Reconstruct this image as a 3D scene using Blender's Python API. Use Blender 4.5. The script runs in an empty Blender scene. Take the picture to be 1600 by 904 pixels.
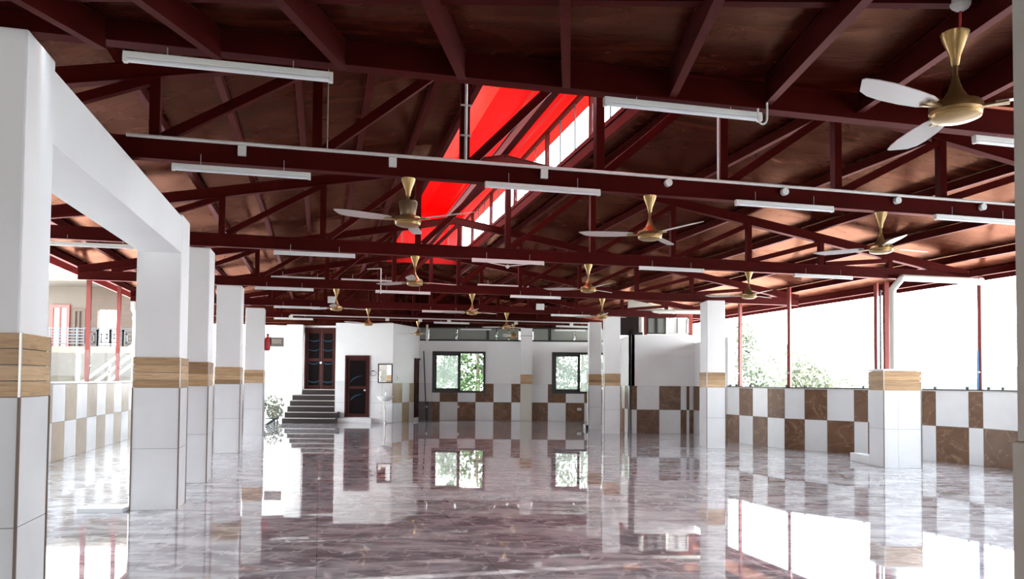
import bpy, bmesh, math, random
from mathutils import Vector, Matrix
random.seed(7)
C = bpy.context.scene.collection
SC = bpy.context.scene

# ------------------------------------------------------------------ camera
CAMZ = 1.295
F = 1200.0
PITCH = math.radians(1.88)
ROLL = 0.0085
YP = 555.4
fwd = Vector((0, math.cos(PITCH), math.sin(PITCH)))
up0 = Vector((0, -math.sin(PITCH), math.cos(PITCH)))
rt0 = Vector((1, 0, 0))
rt = rt0 * math.cos(ROLL) + up0 * math.sin(ROLL)
up = up0 * math.cos(ROLL) - rt0 * math.sin(ROLL)
cam = bpy.data.cameras.new('camera')
cam.sensor_width = 36.0
cam.lens = F * 36.0 / 1600.0
cam.shift_y = (YP - 452.0) / 1600.0
cam.clip_end = 500
camo = bpy.data.objects.new('camera', cam)
C.objects.link(camo)
M = Matrix((rt, up, -fwd)).transposed().to_4x4()
M.translation = Vector((0, 0, CAMZ))
camo.matrix_world = M
SC.camera = camo

# ------------------------------------------------------------------ sky and exposure
SKY = 11.4
w = bpy.data.worlds.new('sky')
w.use_nodes = True
SC.world = w
nt = w.node_tree
bg = nt.nodes['Background']
bg.inputs['Strength'].default_value = SKY
tc = nt.nodes.new('ShaderNodeTexCoord')
sx = nt.nodes.new('ShaderNodeSeparateXYZ')
cr = nt.nodes.new('ShaderNodeValToRGB')
cr.color_ramp.elements[0].position = 0.0
cr.color_ramp.elements[0].color = (0.96, 0.985, 1.0, 1)
cr.color_ramp.elements[1].position = 0.8
cr.color_ramp.elements[1].color = (0.78, 0.88, 1.0, 1)
nt.links.new(tc.outputs['Generated'], sx.inputs[0])
nt.links.new(sx.outputs['Z'], cr.inputs[0])
dotn = nt.nodes.new('ShaderNodeVectorMath')
dotn.operation = 'DOT_PRODUCT'
dotn.inputs[1].default_value = (0.95, 0.25, 0.15)
nt.links.new(tc.outputs['Generated'], dotn.inputs[0])
mr = nt.nodes.new('ShaderNodeMapRange')          # the sky is brighter on the valley side
mr.inputs['From Min'].default_value = -1.0
mr.inputs['From Max'].default_value = 1.0
mr.inputs['To Min'].default_value = 0.85
mr.inputs['To Max'].default_value = 1.45
nt.links.new(dotn.outputs['Value'], mr.inputs['Value'])
sc_ = nt.nodes.new('ShaderNodeVectorMath')
sc_.operation = 'SCALE'
nt.links.new(cr.outputs[0], sc_.inputs[0])
nt.links.new(mr.outputs[0], sc_.inputs['Scale'])
nt.links.new(sc_.outputs[0], bg.inputs['Color'])
sund = bpy.data.lights.new('sun', 'SUN')
sund.energy = 14.0
sund.angle = math.radians(2)
sund.color = (1.0, 0.97, 0.92)
suno = bpy.data.objects.new('sun', sund)
C.objects.link(suno)
suno.rotation_euler = Vector((-0.06, 0.30, -1.0)).to_track_quat('-Z', 'Y').to_euler()
vs = SC.view_settings
vs.view_transform = 'Standard'
try:
    vs.look = 'None'
except Exception:
    pass
vs.exposure = 0.0
vs.gamma = 1.0
vs.use_curve_mapping = False
SC.cycles.max_bounces = 10
SC.cycles.diffuse_bounces = 5
SC.cycles.glossy_bounces = 5
SC.cycles.transparent_max_bounces = 16
SC.cycles.use_denoising = True

# ------------------------------------------------------------------ measuring helpers
PHI = math.radians(14.04)
cs, sn = math.cos(PHI), math.sin(PHI)
CAM = Vector((0, 0, CAMZ))


def uv(u, v, z=0.0):                     # the roof's own axes: u across, v along the hall
    return Vector((u * cs - v * sn, u * sn + v * cs, z))


def ray(x, y):
    return fwd * F + rt * (x - 800) - up * (y - YP)


def at_plane(x, y, p, n):
    d = ray(x, y)
    return CAM + d * ((p - CAM).dot(n) / d.dot(n))


def ground(x, y):
    return at_plane(x, y, Vector((0, 0, 0)), Vector((0, 0, 1)))


def at_d(x, y, D):
    return at_plane(x, y, Vector((0, D, 0)), Vector((0, 1, 0)))


def at_v(x, y, v):                       # returns (u, z) on a truss plane
    p = at_plane(x, y, uv(0, v), Vector((-sn, cs, 0)))
    return p.x * cs + p.y * sn, p.z


# ------------------------------------------------------------------ materials
def mat(name, col, rough=0.5, metal=0.0, spec=0.5, coat=0.0):
    m = bpy.data.materials.new(name)
    m.use_nodes = True
    b = m.node_tree.nodes['Principled BSDF']
    b.inputs['Base Color'].default_value = (*col, 1)
    b.inputs['Roughness'].default_value = rough
    b.inputs['Metallic'].default_value = metal
    b.inputs['Specular IOR Level'].default_value = spec
    if coat:
        b.inputs['Coat Weight'].default_value = coat
        b.inputs['Coat Roughness'].default_value = 0.05
    return m


class NB:
    def __init__(s, m):
        s.t = m.node_tree
        s.b = s.t.nodes['Principled BSDF']

    def n(s, kind, **kw):
        nd = s.t.nodes.new(kind)
        for k, v in kw.items():
            if k in nd.inputs:
                nd.inputs[k].default_value = v
            else:
                setattr(nd, k, v)
        return nd

    def l(s, a, b):
        s.t.links.new(a, b)

    def coords(s, scale=(1, 1, 1), rot=(0, 0, 0)):
        a = s.n('ShaderNodeTexCoord')
        m = s.n('ShaderNodeMapping')
        m.inputs['Scale'].default_value = scale
        m.inputs['Rotation'].default_value = rot
        s.l(a.outputs['Object'], m.inputs[0])
        return m.outputs[0]

    def noise(s, vec, scale, detail=4, rough=0.55, dist=0.0):
        nd = s.n('ShaderNodeTexNoise')
        nd.inputs['Scale'].default_value = scale
        nd.inputs['Detail'].default_value = detail
        nd.inputs['Roughness'].default_value = rough
        nd.inputs['Distortion'].default_value = dist
        s.l(vec, nd.inputs['Vector'])
        return nd.outputs['Fac']

    def ramp(s, fac, stops):
        r = s.n('ShaderNodeValToRGB')
        e = r.color_ramp.elements
        while len(e) < len(stops):
            e.new(0.5)
        for i, (p, c) in enumerate(stops):
            e[i].position = p
            e[i].color = (*c, 1) if len(c) == 3 else c
        s.l(fac, r.inputs[0])
        return r.outputs[0]

    def mix(s, fac, a, b, mode='MIX'):
        m = s.n('ShaderNodeMix', data_type='RGBA', blend_type=mode)
        if isinstance(fac, (int, float)):
            m.inputs[0].default_value = fac
        else:
            s.l(fac, m.inputs[0])
        for i, q in ((6, a), (7, b)):
            if isinstance(q, tuple):
                m.inputs[i].default_value = (*q, 1)
            else:
                s.l(q, m.inputs[i])
        return m.outputs[2]

    def bump(s, h, strength=0.2, dist=0.01):
        b = s.n('ShaderNodeBump')
        b.inputs['Strength'].default_value = strength
        b.inputs['Distance'].default_value = dist
        s.l(h, b.inputs['Height'])
        s.l(b.outputs[0], s.b.inputs['Normal'])


def mottled(name, c1, c2, scale, rough=0.5, stretch=(1, 1, 1), coat=0.0, bump=0.0, spec=0.5):
    m = mat(name, c1, rough, coat=coat, spec=spec)
    q = NB(m)
    v = q.coords(stretch)
    f = q.noise(v, scale)
    q.l(q.ramp(f, [(0.3, c1), (0.7, c2)]), q.b.inputs['Base Color'])
    if bump:
        q.bump(f, bump)
    return m


MT = {}
MT['paint'] = mottled('white_wall_paint', (0.86, 0.865, 0.86), (0.90, 0.905, 0.905), 1.5, 0.6, bump=0.03)
MT['cream'] = mottled('cream_plaster', (0.62, 0.60, 0.53), (0.70, 0.68, 0.61), 1.2, 0.7, bump=0.03)
MT['white_tile'] = mottled('white_glazed_tile', (0.74, 0.75, 0.76), (0.80, 0.81, 0.82), 2.5, 0.22, spec=0.4)
MT['grout'] = mat('grey_grout', (0.25, 0.24, 0.23), 0.8)
MT['steel'] = mottled('maroon_painted_steel', (0.042, 0.0035, 0.0028), (0.06, 0.0055, 0.0042), 3.0, 0.4, spec=0.2)
MT['red_steel'] = mottled('red_oxide_steel', (0.22, 0.030, 0.024), (0.27, 0.04, 0.03), 3.0, 0.4)
MT['gold'] = mat('brushed_gold_enamel', (0.42, 0.27, 0.11), 0.28, 0.75)
MT['blade'] = mat('pearl_fan_blade', (0.62, 0.58, 0.54), 0.3, 0.3)
MT['white_pl'] = mat('white_plastic', (0.78, 0.78, 0.74), 0.35)
MT['pvc'] = mat('white_pvc_pipe', (0.74, 0.72, 0.66), 0.35)
MT['black'] = mat('black_metal', (0.015, 0.015, 0.017), 0.4)
MT['dark_alu'] = mat('dark_window_aluminium', (0.02, 0.018, 0.018), 0.35)
MT['chrome'] = mat('steel_edge_strip', (0.55, 0.53, 0.50), 0.3, 0.9)
MT['edge'] = mat('brown_edge_strip', (0.18, 0.13, 0.10), 0.4, 0.3)
MT['granite'] = mottled('dark_granite', (0.020, 0.013, 0.012), (0.038, 0.027, 0.025), 60, 0.35, spec=0.3)
MT['nosing'] = mat('pale_step_nosing', (0.50, 0.46, 0.43), 0.3)
MT['basin'] = mat('white_ceramic', (0.82, 0.83, 0.84), 0.08)
MT['mirror'] = mat('mirror_glass', (0.9, 0.9, 0.9), 0.02, 1.0)
MT['red_enamel'] = mat('red_enamel', (0.5, 0.02, 0.02), 0.3)
MT['sign'] = mat('dark_brown_signboard', (0.016, 0.009, 0.007), 0.5)
MT['letter'] = mat('pale_lettering', (0.16, 0.13, 0.10), 0.5)
MT['wire'] = mat('grey_suspension_wire', (0.45, 0.42, 0.40), 0.5)
MT['red_wire'] = mat('red_cable', (0.5, 0.02, 0.02), 0.5)
MT['conduit'] = mat('white_conduit', (0.70, 0.66, 0.62), 0.4)
MT['plank'] = mottled('raw_pine_plank', (0.55, 0.42, 0.28), (0.68, 0.55, 0.38), 6, 0.6, (6, 6, 0.6))
MT['frost'] = mottled('grey_frosted_pane', (0.22, 0.24, 0.21), (0.32, 0.34, 0.30), 0.6, 0.3)
MT['red_door'] = mottled('dark_red_lacquered_door', (0.035, 0.004, 0.003), (0.06, 0.008, 0.005), 8, 0.4, (8, 8, 0.8), spec=0.25)
MT['inlay_dark'] = mat('near_black_door_panel', (0.006, 0.003, 0.003), 0.6, spec=0.08)
MT['inlay_blue'] = mat('blue_door_inlay', (0.006, 0.035, 0.065), 0.4, spec=0.3)
MT['soil'] = mottled('pale_ground', (0.66, 0.64, 0.58), (0.74, 0.73, 0.68), 0.4, 0.9)
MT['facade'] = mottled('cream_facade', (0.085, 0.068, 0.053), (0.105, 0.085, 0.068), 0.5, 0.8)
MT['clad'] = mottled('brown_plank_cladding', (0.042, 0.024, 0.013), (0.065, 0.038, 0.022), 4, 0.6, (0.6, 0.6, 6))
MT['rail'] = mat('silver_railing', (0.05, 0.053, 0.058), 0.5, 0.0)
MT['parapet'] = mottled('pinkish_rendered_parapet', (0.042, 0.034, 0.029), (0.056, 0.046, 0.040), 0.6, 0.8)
MT['bark'] = mottled('grey_bark', (0.14, 0.11, 0.08), (0.22, 0.18, 0.13), 6, 0.9)


def leafmat(name, c1, c2):
    m = mottled(name, c1, c2, 3.0, 0.5)
    return m


MT['leaf'] = leafmat('fresh_green_leaves', (0.012, 0.042, 0.006), (0.05, 0.105, 0.02))
MT['leaf_grey'] = leafmat('grey_green_leaves', (0.03, 0.044, 0.027), (0.07, 0.088, 0.06))
MT['leaf_pale'] = leafmat('glare_paled_leaves', (0.17, 0.19, 0.13), (0.27, 0.29, 0.22))  # overexposed daylight put into a paler leaf colour
MT['leaf_yellow'] = leafmat('yellow_green_leaves', (0.12, 0.125, 0.07), (0.17, 0.175, 0.11))
MT['hill'] = mottled('hazy_wooded_hill', (0.042, 0.050, 0.052), (0.055, 0.063, 0.065), 0.2, 0.9)


def brown_marble():
    m = mat('brown_marble_tile', (0.15, 0.08, 0.04), 0.35, spec=0.25)
    q = NB(m)
    v = q.coords((1, 1, 1), (0.4, 0.7, 0.3))
    f = q.noise(v, 3.0, 6, 0.6, 0.6)
    base = q.ramp(f, [(0.3, (0.125, 0.062, 0.034)), (0.7, (0.20, 0.11, 0.062))])
    g = q.noise(v, 1.7, 5, 0.6, 1.6)
    vein = q.ramp(g, [(0.485, (0, 0, 0)), (0.5, (1, 1, 1)), (0.515, (0, 0, 0))])
    q.l(q.mix(vein, base, (0.30, 0.19, 0.12)), q.b.inputs['Base Color'])
    return m


MT['brown_tile'] = brown_marble()
MT['tan_tile'] = mottled('tan_marble_tile', (0.36, 0.26, 0.155), (0.46, 0.345, 0.22), 3, 0.3, spec=0.3)
MT['dark_tile'] = mottled('very_dark_brown_tile', (0.04, 0.02, 0.02), (0.06, 0.03, 0.025), 3, 0.2)


def wood_band():
    m = mat('wood_plank_tile', (0.4, 0.25, 0.12), 0.35)
    q = NB(m)
    tc = q.n('ShaderNodeTexCoord')
    sp = q.n('ShaderNodeSeparateXYZ')
    q.l(tc.outputs['Object'], sp.inputs[0])
    mul = q.n('ShaderNodeMath', operation='MULTIPLY')
    mul.inputs[1].default_value = 1 / 0.075
    q.l(sp.outputs['Z'], mul.inputs[0])
    fl = q.n('ShaderNodeMath', operation='FLOOR')
    q.l(mul.outputs[0], fl.inputs[0])
    wn = q.n('ShaderNodeTexWhiteNoise', noise_dimensions='1D')
    oi = q.n('ShaderNodeObjectInfo')
    ml = q.n('ShaderNodeMath', operation='MULTIPLY_ADD')
    ml.inputs[1].default_value = 57.3
    q.l(oi.outputs['Random'], ml.inputs[0])
    q.l(fl.outputs[0], ml.inputs[2])
    q.l(ml.outputs[0], wn.inputs['W'])
    v = q.coords((1.2, 1.2, 16))
    f = q.noise(v, 3.0, 6, 0.6, 0.8)
    grain = q.ramp(f, [(0.25, (0.26, 0.15, 0.07)), (0.42, (0.50, 0.34, 0.19)), (0.75, (0.68, 0.50, 0.31))])
    tone = q.ramp(wn.outputs[0], [(0.0, (0.60, 0.50, 0.40)), (0.5, (0.95, 0.85, 0.7)), (1.0, (1.12, 1.08, 1.05))])
    q.l(q.mix(1.0, grain, tone, 'MULTIPLY'), q.b.inputs['Base Color'])
    return m


MT['wood_band'] = wood_band()


def plywood(name, c1, c2, c3, rough=0.3):
    m = mat(name, c1, rough)
    q = NB(m)
    v = q.coords((1, 1, 1), (0, 0, 0))
    v2 = q.coords((0.9, 3.2, 1), (0, 0, -PHI))
    f = q.noise(v2, 1.3, 6, 0.62, 0.8)
    col = q.ramp(f, [(0.28, c1), (0.5, c2), (0.74, c3)])
    br = q.n('ShaderNodeTexBrick')
    br.inputs['Scale'].default_value = 1.0
    br.inputs['Brick Width'].default_value = 2.4
    br.inputs['Row Height'].default_value = 1.2
    br.inputs['Mortar Size'].default_value = 0.008
    br.inputs['Color1'].default_value = (1, 1, 1, 1)
    br.inputs['Color2'].default_value = (0.72, 0.72, 0.72, 1)
    br.inputs['Mortar'].default_value = (0.3, 0.3, 0.3, 1)
    q.l(q.coords((1, 1, 1), (0, 0, -PHI)), br.inputs['Vector'])
    q.l(q.mix(1.0, col, br.outputs[0], 'MULTIPLY'), q.b.inputs['Base Color'])
    r = q.ramp(q.noise(v, 2.2, 4, 0.6, 0.5), [(0.3, (rough * 0.65,) * 3), (0.7, (rough * 1.4,) * 3)])
    q.l(r, q.b.inputs['Roughness'])
    q.b.inputs['Specular IOR Level'].default_value = 0.4
    q.b.inputs['Specular Tint'].default_value = (1.0, 0.58, 0.42, 1)
    q.bump(q.noise(v2, 2.0, 5, 0.6, 1.0), 0.12, 0.02)
    return m


MT['ply'] = plywood('varnished_maroon_plywood', (0.020, 0.0025, 0.0018), (0.040, 0.0065, 0.0038), (0.085, 0.022, 0.011), rough=0.22)


def floor_marble():
    m = mat('polished_grey_marble', (0.3, 0.27, 0.27), 0.02)
    q = NB(m)
    v = q.coords((1, 1, 1), (0, 0, -PHI))
    vs_ = q.coords((0.8, 1.9, 1), (0, 0, -PHI + 0.45))
    f = q.noise(vs_, 1.6, 8, 0.68, 0.9)
    base = q.ramp(f, [(0.30, (0.28, 0.245, 0.265)), (0.45, (0.42, 0.405, 0.43)),
                      (0.54, (0.66, 0.67, 0.70)), (0.64, (0.92, 0.94, 0.97))])

    def veins(vec, scale, width, warp, seed):
        nz = q.n('ShaderNodeTexNoise')
        nz.inputs['Scale'].default_value = scale * 1.2
        nz.inputs['Detail'].default_value = 5
        q.l(vec, nz.inputs['Vector'])
        sc = q.n('ShaderNodeVectorMath', operation='SCALE')
        sc.inputs['Scale'].default_value = warp
        q.l(nz.outputs['Color'], sc.inputs[0])
        ad = q.n('ShaderNodeVectorMath', operation='ADD')
        q.l(vec, ad.inputs[0])
        q.l(sc.outputs[0], ad.inputs[1])
        vo = q.n('ShaderNodeTexVoronoi', feature='DISTANCE_TO_EDGE')
        vo.inputs['Scale'].default_value = scale
        q.l(ad.outputs[0], vo.inputs['Vector'])
        line = q.ramp(vo.outputs['Distance'], [(width * 0.35, (1, 1, 1)), (width, (0, 0, 0))])
        mask = q.ramp(q.noise(vec, scale * 1.7 + seed, 3, 0.5, 0.3), [(0.47, (0, 0, 0)), (0.60, (1, 1, 1))])
        return q.mix(1.0, line, mask, 'MULTIPLY')

    c1 = q.mix(veins(vs_, 2.3, 0.10, 0.5, 0.0), base, (0.92, 0.92, 0.94))
    v3 = q.coords((1.6, 0.9, 1), (0, 0, -PHI - 0.5))
    c2 = q.mix(veins(v3, 3.1, 0.08, 0.45, 0.7), c1, (0.90, 0.90, 0.92))
    br = q.n('ShaderNodeTexBrick', offset=0.0)
    br.inputs['Scale'].default_value = 1.0
    br.inputs['Brick Width'].default_value = 1.2
    br.inputs['Row Height'].default_value = 1.2
    br.inputs['Mortar Size'].default_value = 0.003
    br.inputs['Color1'].default_value = (1, 1, 1, 1)
    br.inputs['Color2'].default_value = (0.9, 0.9, 0.9, 1)
    br.inputs['Mortar'].default_value = (0.6, 0.6, 0.6, 1)
    q.l(v, br.inputs['Vector'])
    q.l(q.mix(1.0, c2, br.outputs[0], 'MULTIPLY'), q.b.inputs['Base Color'])
    q.b.inputs['Specular IOR Level'].default_value = 0.7
    q.b.inputs['Coat Weight'].default_value = 0.25
    q.b.inputs['Coat Roughness'].default_value = 0.012
    q.b.inputs['Coat IOR'].default_value = 1.5
    return m


MT['floor'] = floor_marble()


def glassmat(name, tint=(0.95, 0.97, 0.97), glossy=0.08, white=0.0):
    m = bpy.data.materials.new(name)
    m.use_nodes = True
    t = m.node_tree
    t.nodes.remove(t.nodes['Principled BSDF'])
    out = t.nodes['Material Output']
    tr = t.nodes.new('ShaderNodeBsdfTransparent')
    tr.inputs[0].default_value = (*tint, 1)
    gl = t.nodes.new('ShaderNodeBsdfGlossy')
    gl.inputs['Roughness'].default_value = 0.03
    mx = t.nodes.new('ShaderNodeMixShader')
    mx.inputs[0].default_value = glossy * 0.5
    t.links.new(tr.outputs[0], mx.inputs[1])
    t.links.new(gl.outputs[0], mx.inputs[2])
    last = mx.outputs[0]
    if white:
        df = t.nodes.new('ShaderNodeBsdfTranslucent')
        df.inputs[0].default_value = (0.8, 0.82, 0.8, 1)
        m2 = t.nodes.new('ShaderNodeMixShader')
        m2.inputs[0].default_value = white
        t.links.new(last, m2.inputs[1])
        t.links.new(df.outputs[0], m2.inputs[2])
        last = m2.outputs[0]
    t.links.new(last, out.inputs[0])
    return m


MT['glass'] = glassmat('clear_glass')
MT['haze_glass'] = glassmat('dusty_window_glass', (0.50, 0.55, 0.50), white=0.08)
MT['green_glass'] = glassmat('balustrade_glass', (0.93, 0.96, 0.95))


def red_sheet():
    m = bpy.data.materials.new('translucent_red_roof_sheet')
    m.use_nodes = True
    t = m.node_tree
    b = t.nodes['Principled BSDF']
    b.inputs['Base Color'].default_value = (0.75, 0.004, 0.004, 1)
    b.inputs['Roughness'].default_value = 0.35
    tl = t.nodes.new('ShaderNodeBsdfTranslucent')
    tl.inputs[0].default_value = (0.9, 0.003, 0.004, 1)
    mx = t.nodes.new('ShaderNodeMixShader')
    mx.inputs[0].default_value = 0.28
    t.links.new(b.outputs[0], mx.inputs[1])
    t.links.new(tl.outputs[0], mx.inputs[2])
    t.links.new(mx.outputs[0], t.nodes['Material Output'].inputs[0])
    return m


MT['red_sheet'] = red_sheet()


# ------------------------------------------------------------------ mesh helpers
def varnish(m, tint, ior, rough, amount=1.0):
    """swap the surface for a matt base under a tinted varnish that mirrors more at grazing angles"""
    t = m.node_tree
    b = t.nodes['Principled BSDF']
    df = t.nodes.new('ShaderNodeBsdfDiffuse')
    gl = t.nodes.new('ShaderNodeBsdfGlossy')
    gl.inputs['Color'].default_value = (*tint, 1)
    gl.inputs['Roughness'].default_value = rough
    for l in list(b.inputs['Base Color'].links):
        t.links.new(l.from_socket, df.inputs['Color'])
    for l in list(b.inputs['Roughness'].links):
        t.links.new(l.from_socket, gl.inputs['Roughness'])
    for l in list(b.inputs['Normal'].links):
        t.links.new(l.from_socket, gl.inputs['Normal'])
    fr = t.nodes.new('ShaderNodeFresnel')
    fr.inputs[0].default_value = ior
    mu = t.nodes.new('ShaderNodeMath')
    mu.operation = 'MULTIPLY'
    mu.inputs[1].default_value = amount
    t.links.new(fr.outputs[0], mu.inputs[0])
    mx = t.nodes.new('ShaderNodeMixShader')
    t.links.new(mu.outputs[0], mx.inputs[0])
    t.links.new(df.outputs[0], mx.inputs[1])
    t.links.new(gl.outputs[0], mx.inputs[2])
    t.links.new(mx.outputs[0], t.nodes['Material Output'].inputs[0])
    t.nodes.remove(b)


varnish(MT['ply'], (0.98, 0.46, 0.31), 1.42, 0.3, 0.55)
varnish(MT['steel'], (0.75, 0.42, 0.42), 1.4, 0.35, 0.5)


class MB:
    def __init__(s):
        s.v, s.f, s.m = [], [], []

    def quad(s, pts, m=0):
        i = len(s.v)
        s.v += [Vector(p) for p in pts]
        s.f.append(tuple(range(i, i + len(pts))))
        s.m.append(m)

    def hexa(s, p, m=0):                 # 8 corners: bottom 0-3, top 4-7
        i = len(s.v)
        s.v += [Vector(q) for q in p]
        for f in ((3, 2, 1, 0), (4, 5, 6, 7), (0, 1, 5, 4), (1, 2, 6, 5), (2, 3, 7, 6), (3, 0, 4, 7)):
            s.f.append(tuple(i + k for k in f))
            s.m.append(m)
        return s

    def box(s, c, d, rz=0.0, m=0):       # centre, full sizes
        x, y, z = d[0] / 2, d[1] / 2, d[2] / 2
        R = Matrix.Rotation(rz, 3, 'Z')
        pts = [(-x, -y, -z), (x, -y, -z), (x, y, -z), (-x, y, -z), (-x, -y, z), (x, -y, z), (x, y, z), (-x, y, z)]
        return s.hexa([Vector(c) + R @ Vector(p) for p in pts], m)

    def bb(s, x0, x1, y0, y1, z0, z1, m=0):
        return s.box(((x0 + x1) / 2, (y0 + y1) / 2, (z0 + z1) / 2), (x1 - x0, y1 - y0, z1 - z0), 0, m)

    def bar(s, p0, p1, w, h, upv=(0, 0, 1), m=0):   # w sideways, h along upv
        p0, p1 = Vector(p0), Vector(p1)
        d = (p1 - p0).normalized()
        sd = d.cross(Vector(upv)).normalized()
        u2 = sd.cross(d).normalized()
        a, b = sd * w / 2, u2 * h / 2
        return s.hexa([p0 - a - b, p0 + a - b, p1 + a - b, p1 - a - b, p0 - a + b, p0 + a + b, p1 + a + b, p1 - a + b], m)

    def channel(s, p0, p1, w, h, upv=(0, 0, 1), lip=0.012, m=0):  # C-section with visible flanges
        p0, p1 = Vector(p0), Vector(p1)
        d = (p1 - p0).normalized()
        sd = d.cross(Vector(upv)).normalized()
        u2 = sd.cross(d).normalized()
        s.bar(p0, p1, w * 0.7, h - 2 * lip, upv, m)
        for k in (-1, 1):
            o = u2 * k * (h / 2 - lip / 2)
            s.bar(p0 + o, p1 + o, w, lip, upv, m)
        return s

    def tube(s, p0, p1, r, n=10, m=0, r1=None):
        p0, p1 = Vector(p0), Vector(p1)
        r1 = r if r1 is None else r1
        d = (p1 - p0).normalized()
        a = d.orthogonal().normalized()
        b = d.cross(a)
        i = len(s.v)
        for p, q in ((p0, r), (p1, r1)):
            for k in range(n):
                t = 2 * math.pi * k / n
                s.v.append(p + a * math.cos(t) * q + b * math.sin(t) * q)
        for k in range(n):
            s.f.append((i + k, i + (k + 1) % n, i + n + (k + 1) % n, i + n + k))
            s.m.append(m)
        s.f.append(tuple(i + n - 1 - k for k in range(n)))
        s.m.append(m)
        s.f.append(tuple(i + n + k for k in range(n)))
        s.m.append(m)
        return s

    def path(s, pts, r, n=10, m=0):
        for a, b in zip(pts[:-1], pts[1:]):
            s.tube(a, b, r, n, m)
        for p in pts[1:-1]:
            s.ball(p, r, 6, n, m)
        return s

    def lathe(s, prof, c=(0, 0, 0), n=28, m=0, cap=True):    # prof: (r, z)
        i = len(s.v)
        c = Vector(c)
        for r, z in prof:
            for k in range(n):
                t = 2 * math.pi * k / n
                s.v.append(c + Vector((r * math.cos(t), r * math.sin(t), z)))
        for j in range(len(prof) - 1):
            for k in range(n):
                a = i + j * n
                s.f.append((a + k, a + (k + 1) % n, a + n + (k + 1) % n, a + n + k))
                s.m.append(m)
        if cap:
            s.f.append(tuple(i + n - 1 - k for k in range(n)))
            s.m.append(m)
            a = i + (len(prof) - 1) * n
            s.f.append(tuple(a + k for k in range(n)))
            s.m.append(m)
        return s

    def ball(s, c, r, a=8, n=12, m=0, sc=(1, 1, 1)):
        prof = [(max(1e-4, r * math.sin(math.pi * j / a)), -r * math.cos(math.pi * j / a)) for j in range(a + 1)]
        i = len(s.v)
        s.lathe(prof, (0, 0, 0), n, m, cap=False)
        for k in range(i, len(s.v)):
            q = s.v[k]
            s.v[k] = Vector(c) + Vector((q.x * sc[0], q.y * sc[1], q.z * sc[2]))
        return s


INV = {}


def link(o, parent):
    C.objects.link(o)
    if parent is not None:
        o.parent = parent


def obj(name, mb, mats, parent=None, smooth=False, bevel=0.0, origin=None):
    """world-space geometry -> one mesh object (vertices moved into the parent's space)"""
    inv = INV.get(parent.name, Matrix.Identity(4)) if parent is not None else Matrix.Identity(4)
    if origin is not None:
        inv = Matrix.Translation(-Vector(origin))
    me = bpy.data.meshes.new(name)
    me.from_pydata([tuple(inv @ p) for p in mb.v], [], mb.f)
    if not isinstance(mats, (list, tuple)):
        mats = [mats]
    for k in mats:
        me.materials.append(MT[k] if isinstance(k, str) else k)
    me.polygons.foreach_set('material_index', mb.m)
    if smooth:
        me.polygons.foreach_set('use_smooth', [True] * len(me.polygons))
    me.update()
    o = bpy.data.objects.new(name, me)
    link(o, parent)
    if origin is not None:
        o.location = origin
    if parent is not None:
        INV[o.name] = inv
    else:
        INV[o.name] = inv
    if bevel:
        b = o.modifiers.new('bevel', 'BEVEL')
        b.width = bevel
        b.segments = 2
        b.limit_method = 'ANGLE'
    if smooth:
        try:
            me.set_sharp_from_angle(angle=math.radians(40))
        except Exception:
            pass
    return o


def tag(o, label, cat, group=None):
    o['label'] = label
    o['category'] = cat
    if group:
        o['group'] = group
    return o


def thing(name, label, cat, loc=(0, 0, 0), rz=0.0, group=None):
    o = bpy.data.objects.new(name, None)
    o.empty_display_size = 0.1
    C.objects.link(o)
    o.location = loc
    o.rotation_euler = (0, 0, rz)
    INV[o.name] = (Matrix.Translation(Vector(loc)) @ Matrix.Rotation(rz, 4, 'Z')).inverted()
    return tag(o, label, cat, group)


def struct(o):
    o['kind'] = 'structure'
    return o


def dup(root, loc, rz, label, group=None):
    r = root.copy()
    C.objects.link(r)
    r.location = loc
    r.rotation_euler = (0, 0, rz)
    r['label'] = label
    if group:
        r['group'] = group
    elif 'group' in r:
        del r['group']
    for ch in list(root.children):
        c = ch.copy()
        C.objects.link(c)
        c.parent = r
        for g in list(ch.children):
            d = g.copy()
            C.objects.link(d)
            d.parent = c
    return r


# ================================================================== SETTING
# floor outline follows the walls
RW = [(2.98, 19.4), (4.62, 19.4), (4.78, 17.0), (5.40, 15.2), (6.35, 14.25), (7.05, 13.2), (7.55, 12.3), (7.75, 11.2), (8.3, 7.0), (8.6, 2.0)]
b = MB()
pL0, pL1 = uv(-4.0, -6.5), uv(-4.0, 17.0)
outline = [pL0, Vector((9.0, -6.5, 0)), Vector((8.75, 2, 0))] + [Vector((x + 0.1, y, 0)) for x, y in reversed(RW[:-1])] + \
          [Vector((3.1, 25.3, 0)), Vector((-7.2, 25.3, 0)), Vector((-11.5, 25.0, 0)), uv(-4.0, 19.0), pL1]
i0 = len(b.v)
b.quad([Vector((p.x, p.y, 0)) for p in outline])
b.quad([Vector((p.x, p.y, -0.12)) for p in reversed(outline)])
n_ = len(outline)
for k in range(n_):
    p, q = outline[k], outline[(k + 1) % n_]
    b.quad([(q.x, q.y, 0), (p.x, p.y, 0), (p.x, p.y, -0.12), (q.x, q.y, -0.12)])
struct(obj('floor', b, 'floor'))
g = MB()
g.bb(-80, 90, -40, 160, -0.35, -0.15)
struct(obj('ground', g, 'soil'))


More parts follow.
